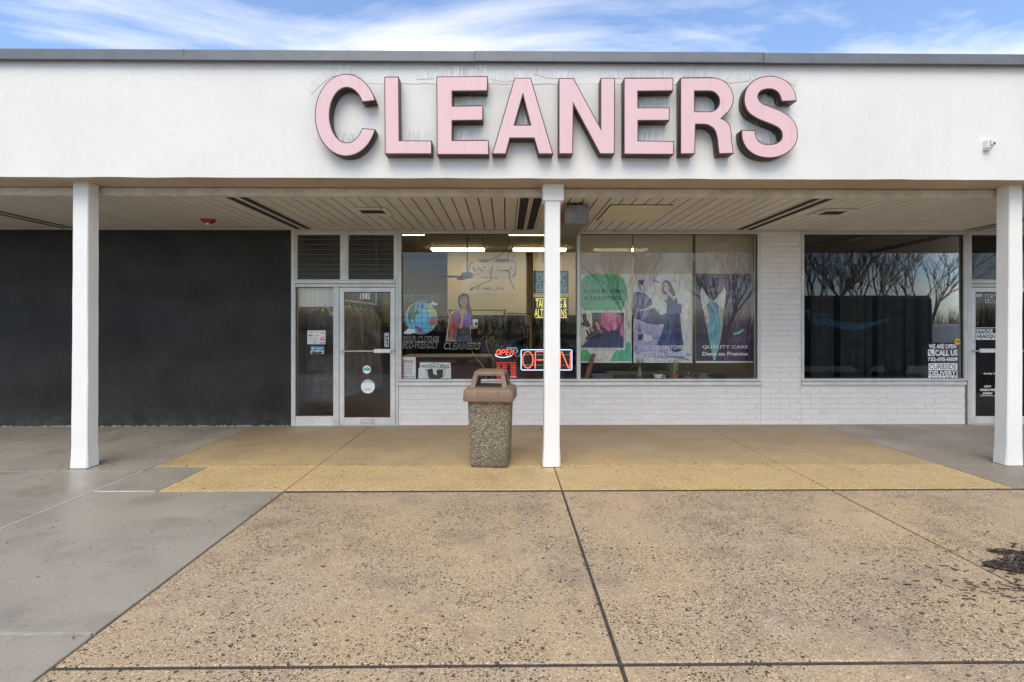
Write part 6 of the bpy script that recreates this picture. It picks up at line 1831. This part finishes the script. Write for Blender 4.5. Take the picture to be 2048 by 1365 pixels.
# dark delivery van by the kerb
def van():
    x0, x1, y1, y0 = 8.8, 15.6, -2.75, -4.85
    s = thing('delivery_van', ((x0+x1)/2, (y0+y1)/2, GZ), 'dark slate delivery van with a pale blue curved arrow on its side', 'van')
    paint = plain('slate_van_paint', (0.035,0.042,0.050), 0.3, var=0.05)
    m = MB()
    def ring(x, zt, ins): return [Vector((x, y0+ins, GZ+0.35)), Vector((x, y1-ins, GZ+0.35)), Vector((x, y1-ins, GZ+zt-0.15)), Vector((x, y1-ins-0.12, GZ+zt)), Vector((x, y0+ins+0.12, GZ+zt)), Vector((x, y0+ins, GZ+zt-0.15))]
    m.loft([ring(x0, 1.15, 0.10), ring(x0+0.15, 1.3, 0.03), ring(x0+0.8, 1.5, 0.0), ring(x0+1.5, 2.6, 0.0), ring(x0+1.9, 2.92, 0.0), ring(x1-0.06, 2.92, 0.0), ring(x1, 2.70, 0.05)])
    m.build('body', paint, s)
    m = MB(); m.add([(x0+0.86,y0+0.15,GZ+1.62),(x0+0.86,y1-0.15,GZ+1.62),(x0+1.45,y1-0.2,GZ+2.48),(x0+1.45,y0+0.2,GZ+2.48)], [(0,1,2,3)]); 
    m.v = [(a-0.03, b_, c_+0.02) for a, b_, c_ in m.v]; m.build('windscreen', CARGLASS, s)
    m = MB(); m.box(x0+1.35, x0+2.2, y1, y1+0.006, GZ+1.5, GZ+2.2); m.build('side_window', CARGLASS, s)
    for xx in (x0+1.1, x1-1.3):
        for yy in (y0+0.14, y1-0.14): wheel(xx, yy, 0.38, 0.26, s)
    blue = plain('pale_blue_vinyl', (0.12,0.36,0.62), 0.4, var=0.05)
    # curved arrow; it reads from the shop side, so it runs towards -x
    up, lo = [], []
    X0, X1 = 14.05, 11.35
    for i in range(25):
        u = i/24; x = X0 + (X1-X0)*u
        zc = GZ + 2.12 - 0.34*math.sin(math.pi*u*0.92 + 0.1)
        w = 0.012 + 0.125*math.sin(math.pi*(u*0.62+0.02))
        up.append((x, zc+w)); lo.append((x, zc-w))
    me = outline_mesh('curved_arrow', [up + lo[::-1]], 0.004); o = link('curved_arrow', me, blue, s, (0, y1+0.001, 0))
    me = outline_mesh('arrow_head', [[(11.18,GZ+2.24),(11.75,GZ+2.26),(11.95,GZ+2.17),(11.6,GZ+2.13),(11.45,GZ+2.08),(11.42,GZ+1.8),(11.30,GZ+1.72),(11.14,GZ+2.1)]], 0.004); link('arrow_head', me, blue, s, (0, y1+0.001, 0))
    me = text_mesh('prime', 0.02, 0.01)
    xs = [v.co.x for v in me.vertices]
    for v in me.vertices: v.co = (-(v.co.x-max(xs)/2)*0.52, 0.004 if v.co.z > 0 else 0, v.co.y*0.52)
    link('lettering', me, plain('pale_vinyl', (0.5,0.52,0.54), 0.4), s, (10.47, y1+0.001, GZ+2.15))
van()
# white van further off
s = thing('white_van', (46, -42, GZ), 'white panel van parked far across the lot', 'van')
m = MB(); m.loft([[Vector((x, y, z)) for y, z in ((-43,GZ+0.4),(-41,GZ+0.4),(-41,GZ+zt-0.1),(-41.1,GZ+zt),(-42.9,GZ+zt),(-43,GZ+zt-0.1))] for x, zt in ((43.2,1.1),(43.9,1.3),(44.6,2.3),(49,2.4),(49.1,2.3))]); m.build('body', plain('white_van_paint', (0.7,0.7,0.7), 0.3), s)
m = MB(); m.box(44.3, 45.3, -41.0, -40.99, GZ+1.35, GZ+2.0); m.build('side_window', CARGLASS, s)
for xx in (44.3, 48.0):
    for yy in (-42.8, -41.2): wheel(xx, yy, 0.36, 0.24, s)
# bare trees
BARK = plain('grey_brown_bark', (0.24,0.19,0.15), 0.85, var=0.3, scale=12, bump=0.4)
TWIG = plain('brown_twigs', (0.27,0.21,0.16), 0.85, var=0.3, scale=3)
def tree(x, y, h, spread, label, seed, depth=6):
    rr_ = random.Random(seed)
    s = thing('bare_tree', (x, y, GZ), label, 'tree', 'bare trees beyond the parked cars')
    tm, cm = MB(), MB()
    def grow(p, d, l, r, k):
        mid = p + d*l*0.5 + Vector((rr_.gauss(0,0.04), rr_.gauss(0,0.04), 0))*l
        e = p + d*l
        (tm if k >= depth-1 else cm).tube([p, mid, e], [r, r*0.85, r*0.68], 6 if k >= depth-1 else (4 if k > 1 else 3), cap=False)
        if k == 0: return
        nb = 2 if rr_.random() < 0.6 else 3
        for j in range(nb):
            ax = Vector((rr_.gauss(0,1), rr_.gauss(0,1), rr_.gauss(0,0.3))).normalized()
            nd = (d + ax*rr_.uniform(0.25,0.55)*spread + Vector((0,0,0.10))).normalized()
            grow(e, nd, l*rr_.uniform(0.62,0.88), r*0.62, k-1)
        if k < depth and rr_.random() < 0.7:
            ax = Vector((rr_.gauss(0,1), rr_.gauss(0,1), 0.4)).normalized()
            grow(mid, (d+ax*0.7).normalized(), l*0.6, r*0.45, max(0, k-2))
    base = Vector((x, y, GZ-0.05))
    tm.tube([base, base+Vector((0,0,h*0.14))], [h*0.026, h*0.02], 8)
    for j in range(5):
        a = 6.28*j/5 + rr_.uniform(-0.3,0.3)
        grow(base+Vector((0,0,h*0.13)), Vector((0.38*spread*math.cos(a), 0.38*spread*math.sin(a), 1)).normalized(), h*0.22, h*0.0095, depth)
    tm.build('trunk', BARK, s); cm.build('crown', TWIG, s)
tree(X(1265,1)*35, -18.3, 8.5, 1.0, 'bare vase shaped tree reflected behind the green blind', 3)
tree(X(1450,1)*36, -19.3, 8.8, 1.1, 'bare vase shaped tree reflected behind the suit blind', 5)
tree(X(1640,1)*33, -16.0, 9.0, 1.1, 'dark bare tree behind the slate delivery van', 8)
tree(X(1735,1)*34, -17.5, 9.4, 1.15, 'tall bare tree behind the middle of the slate van', 11)
tree(X(1850,1)*36, -19.5, 9.0, 1.2, 'bare tree past the tail of the slate van', 15)
# far-off wood
def wood():
    m = MB(); rr_ = random.Random(4)
    for i in range(5200):
        x = rr_.uniform(-150, 170); y = -95 - rr_.uniform(0, 25); h = rr_.uniform(3.5, 8.5)*(0.8+0.35*mnoise.noise(Vector((x*0.05,0,0))))
        b_ = Vector((x, y, GZ)); t_ = b_ + Vector((rr_.gauss(0,0.9), 0, h))
        m.tube([b_, b_.lerp(t_, 0.5)+Vector((rr_.gauss(0,0.3),0,0)), t_], [0.06,0.04,0.012], 3, cap=False)
        for k in range(5):
            q_ = b_.lerp(t_, rr_.uniform(0.35,0.95)); m.tube([q_, q_+Vector((rr_.gauss(0,0.8), 0, rr_.uniform(0.4,1.6)))], [0.022,0.008], 3, cap=False)
    o = m.build('far_wood', TWIG); tag(o, 'far belt of bare brown woodland beyond the car park', 'woodland', kind='stuff')
wood()
# painted stall lines
b = MB(); b.box(-30, 30, -8.35, -8.23, GZ+0.001, GZ+0.005); tag(b.build('lane_line', M['yellow_paint']), kind='structure')
for k in range(-6, 7):
    b = MB(); b.box(k*2.7, k*2.7+0.1, -14.0, -8.36, GZ+0.001, GZ+0.005); tag(b.build('stall_line', M['white_paint']), kind='structure')
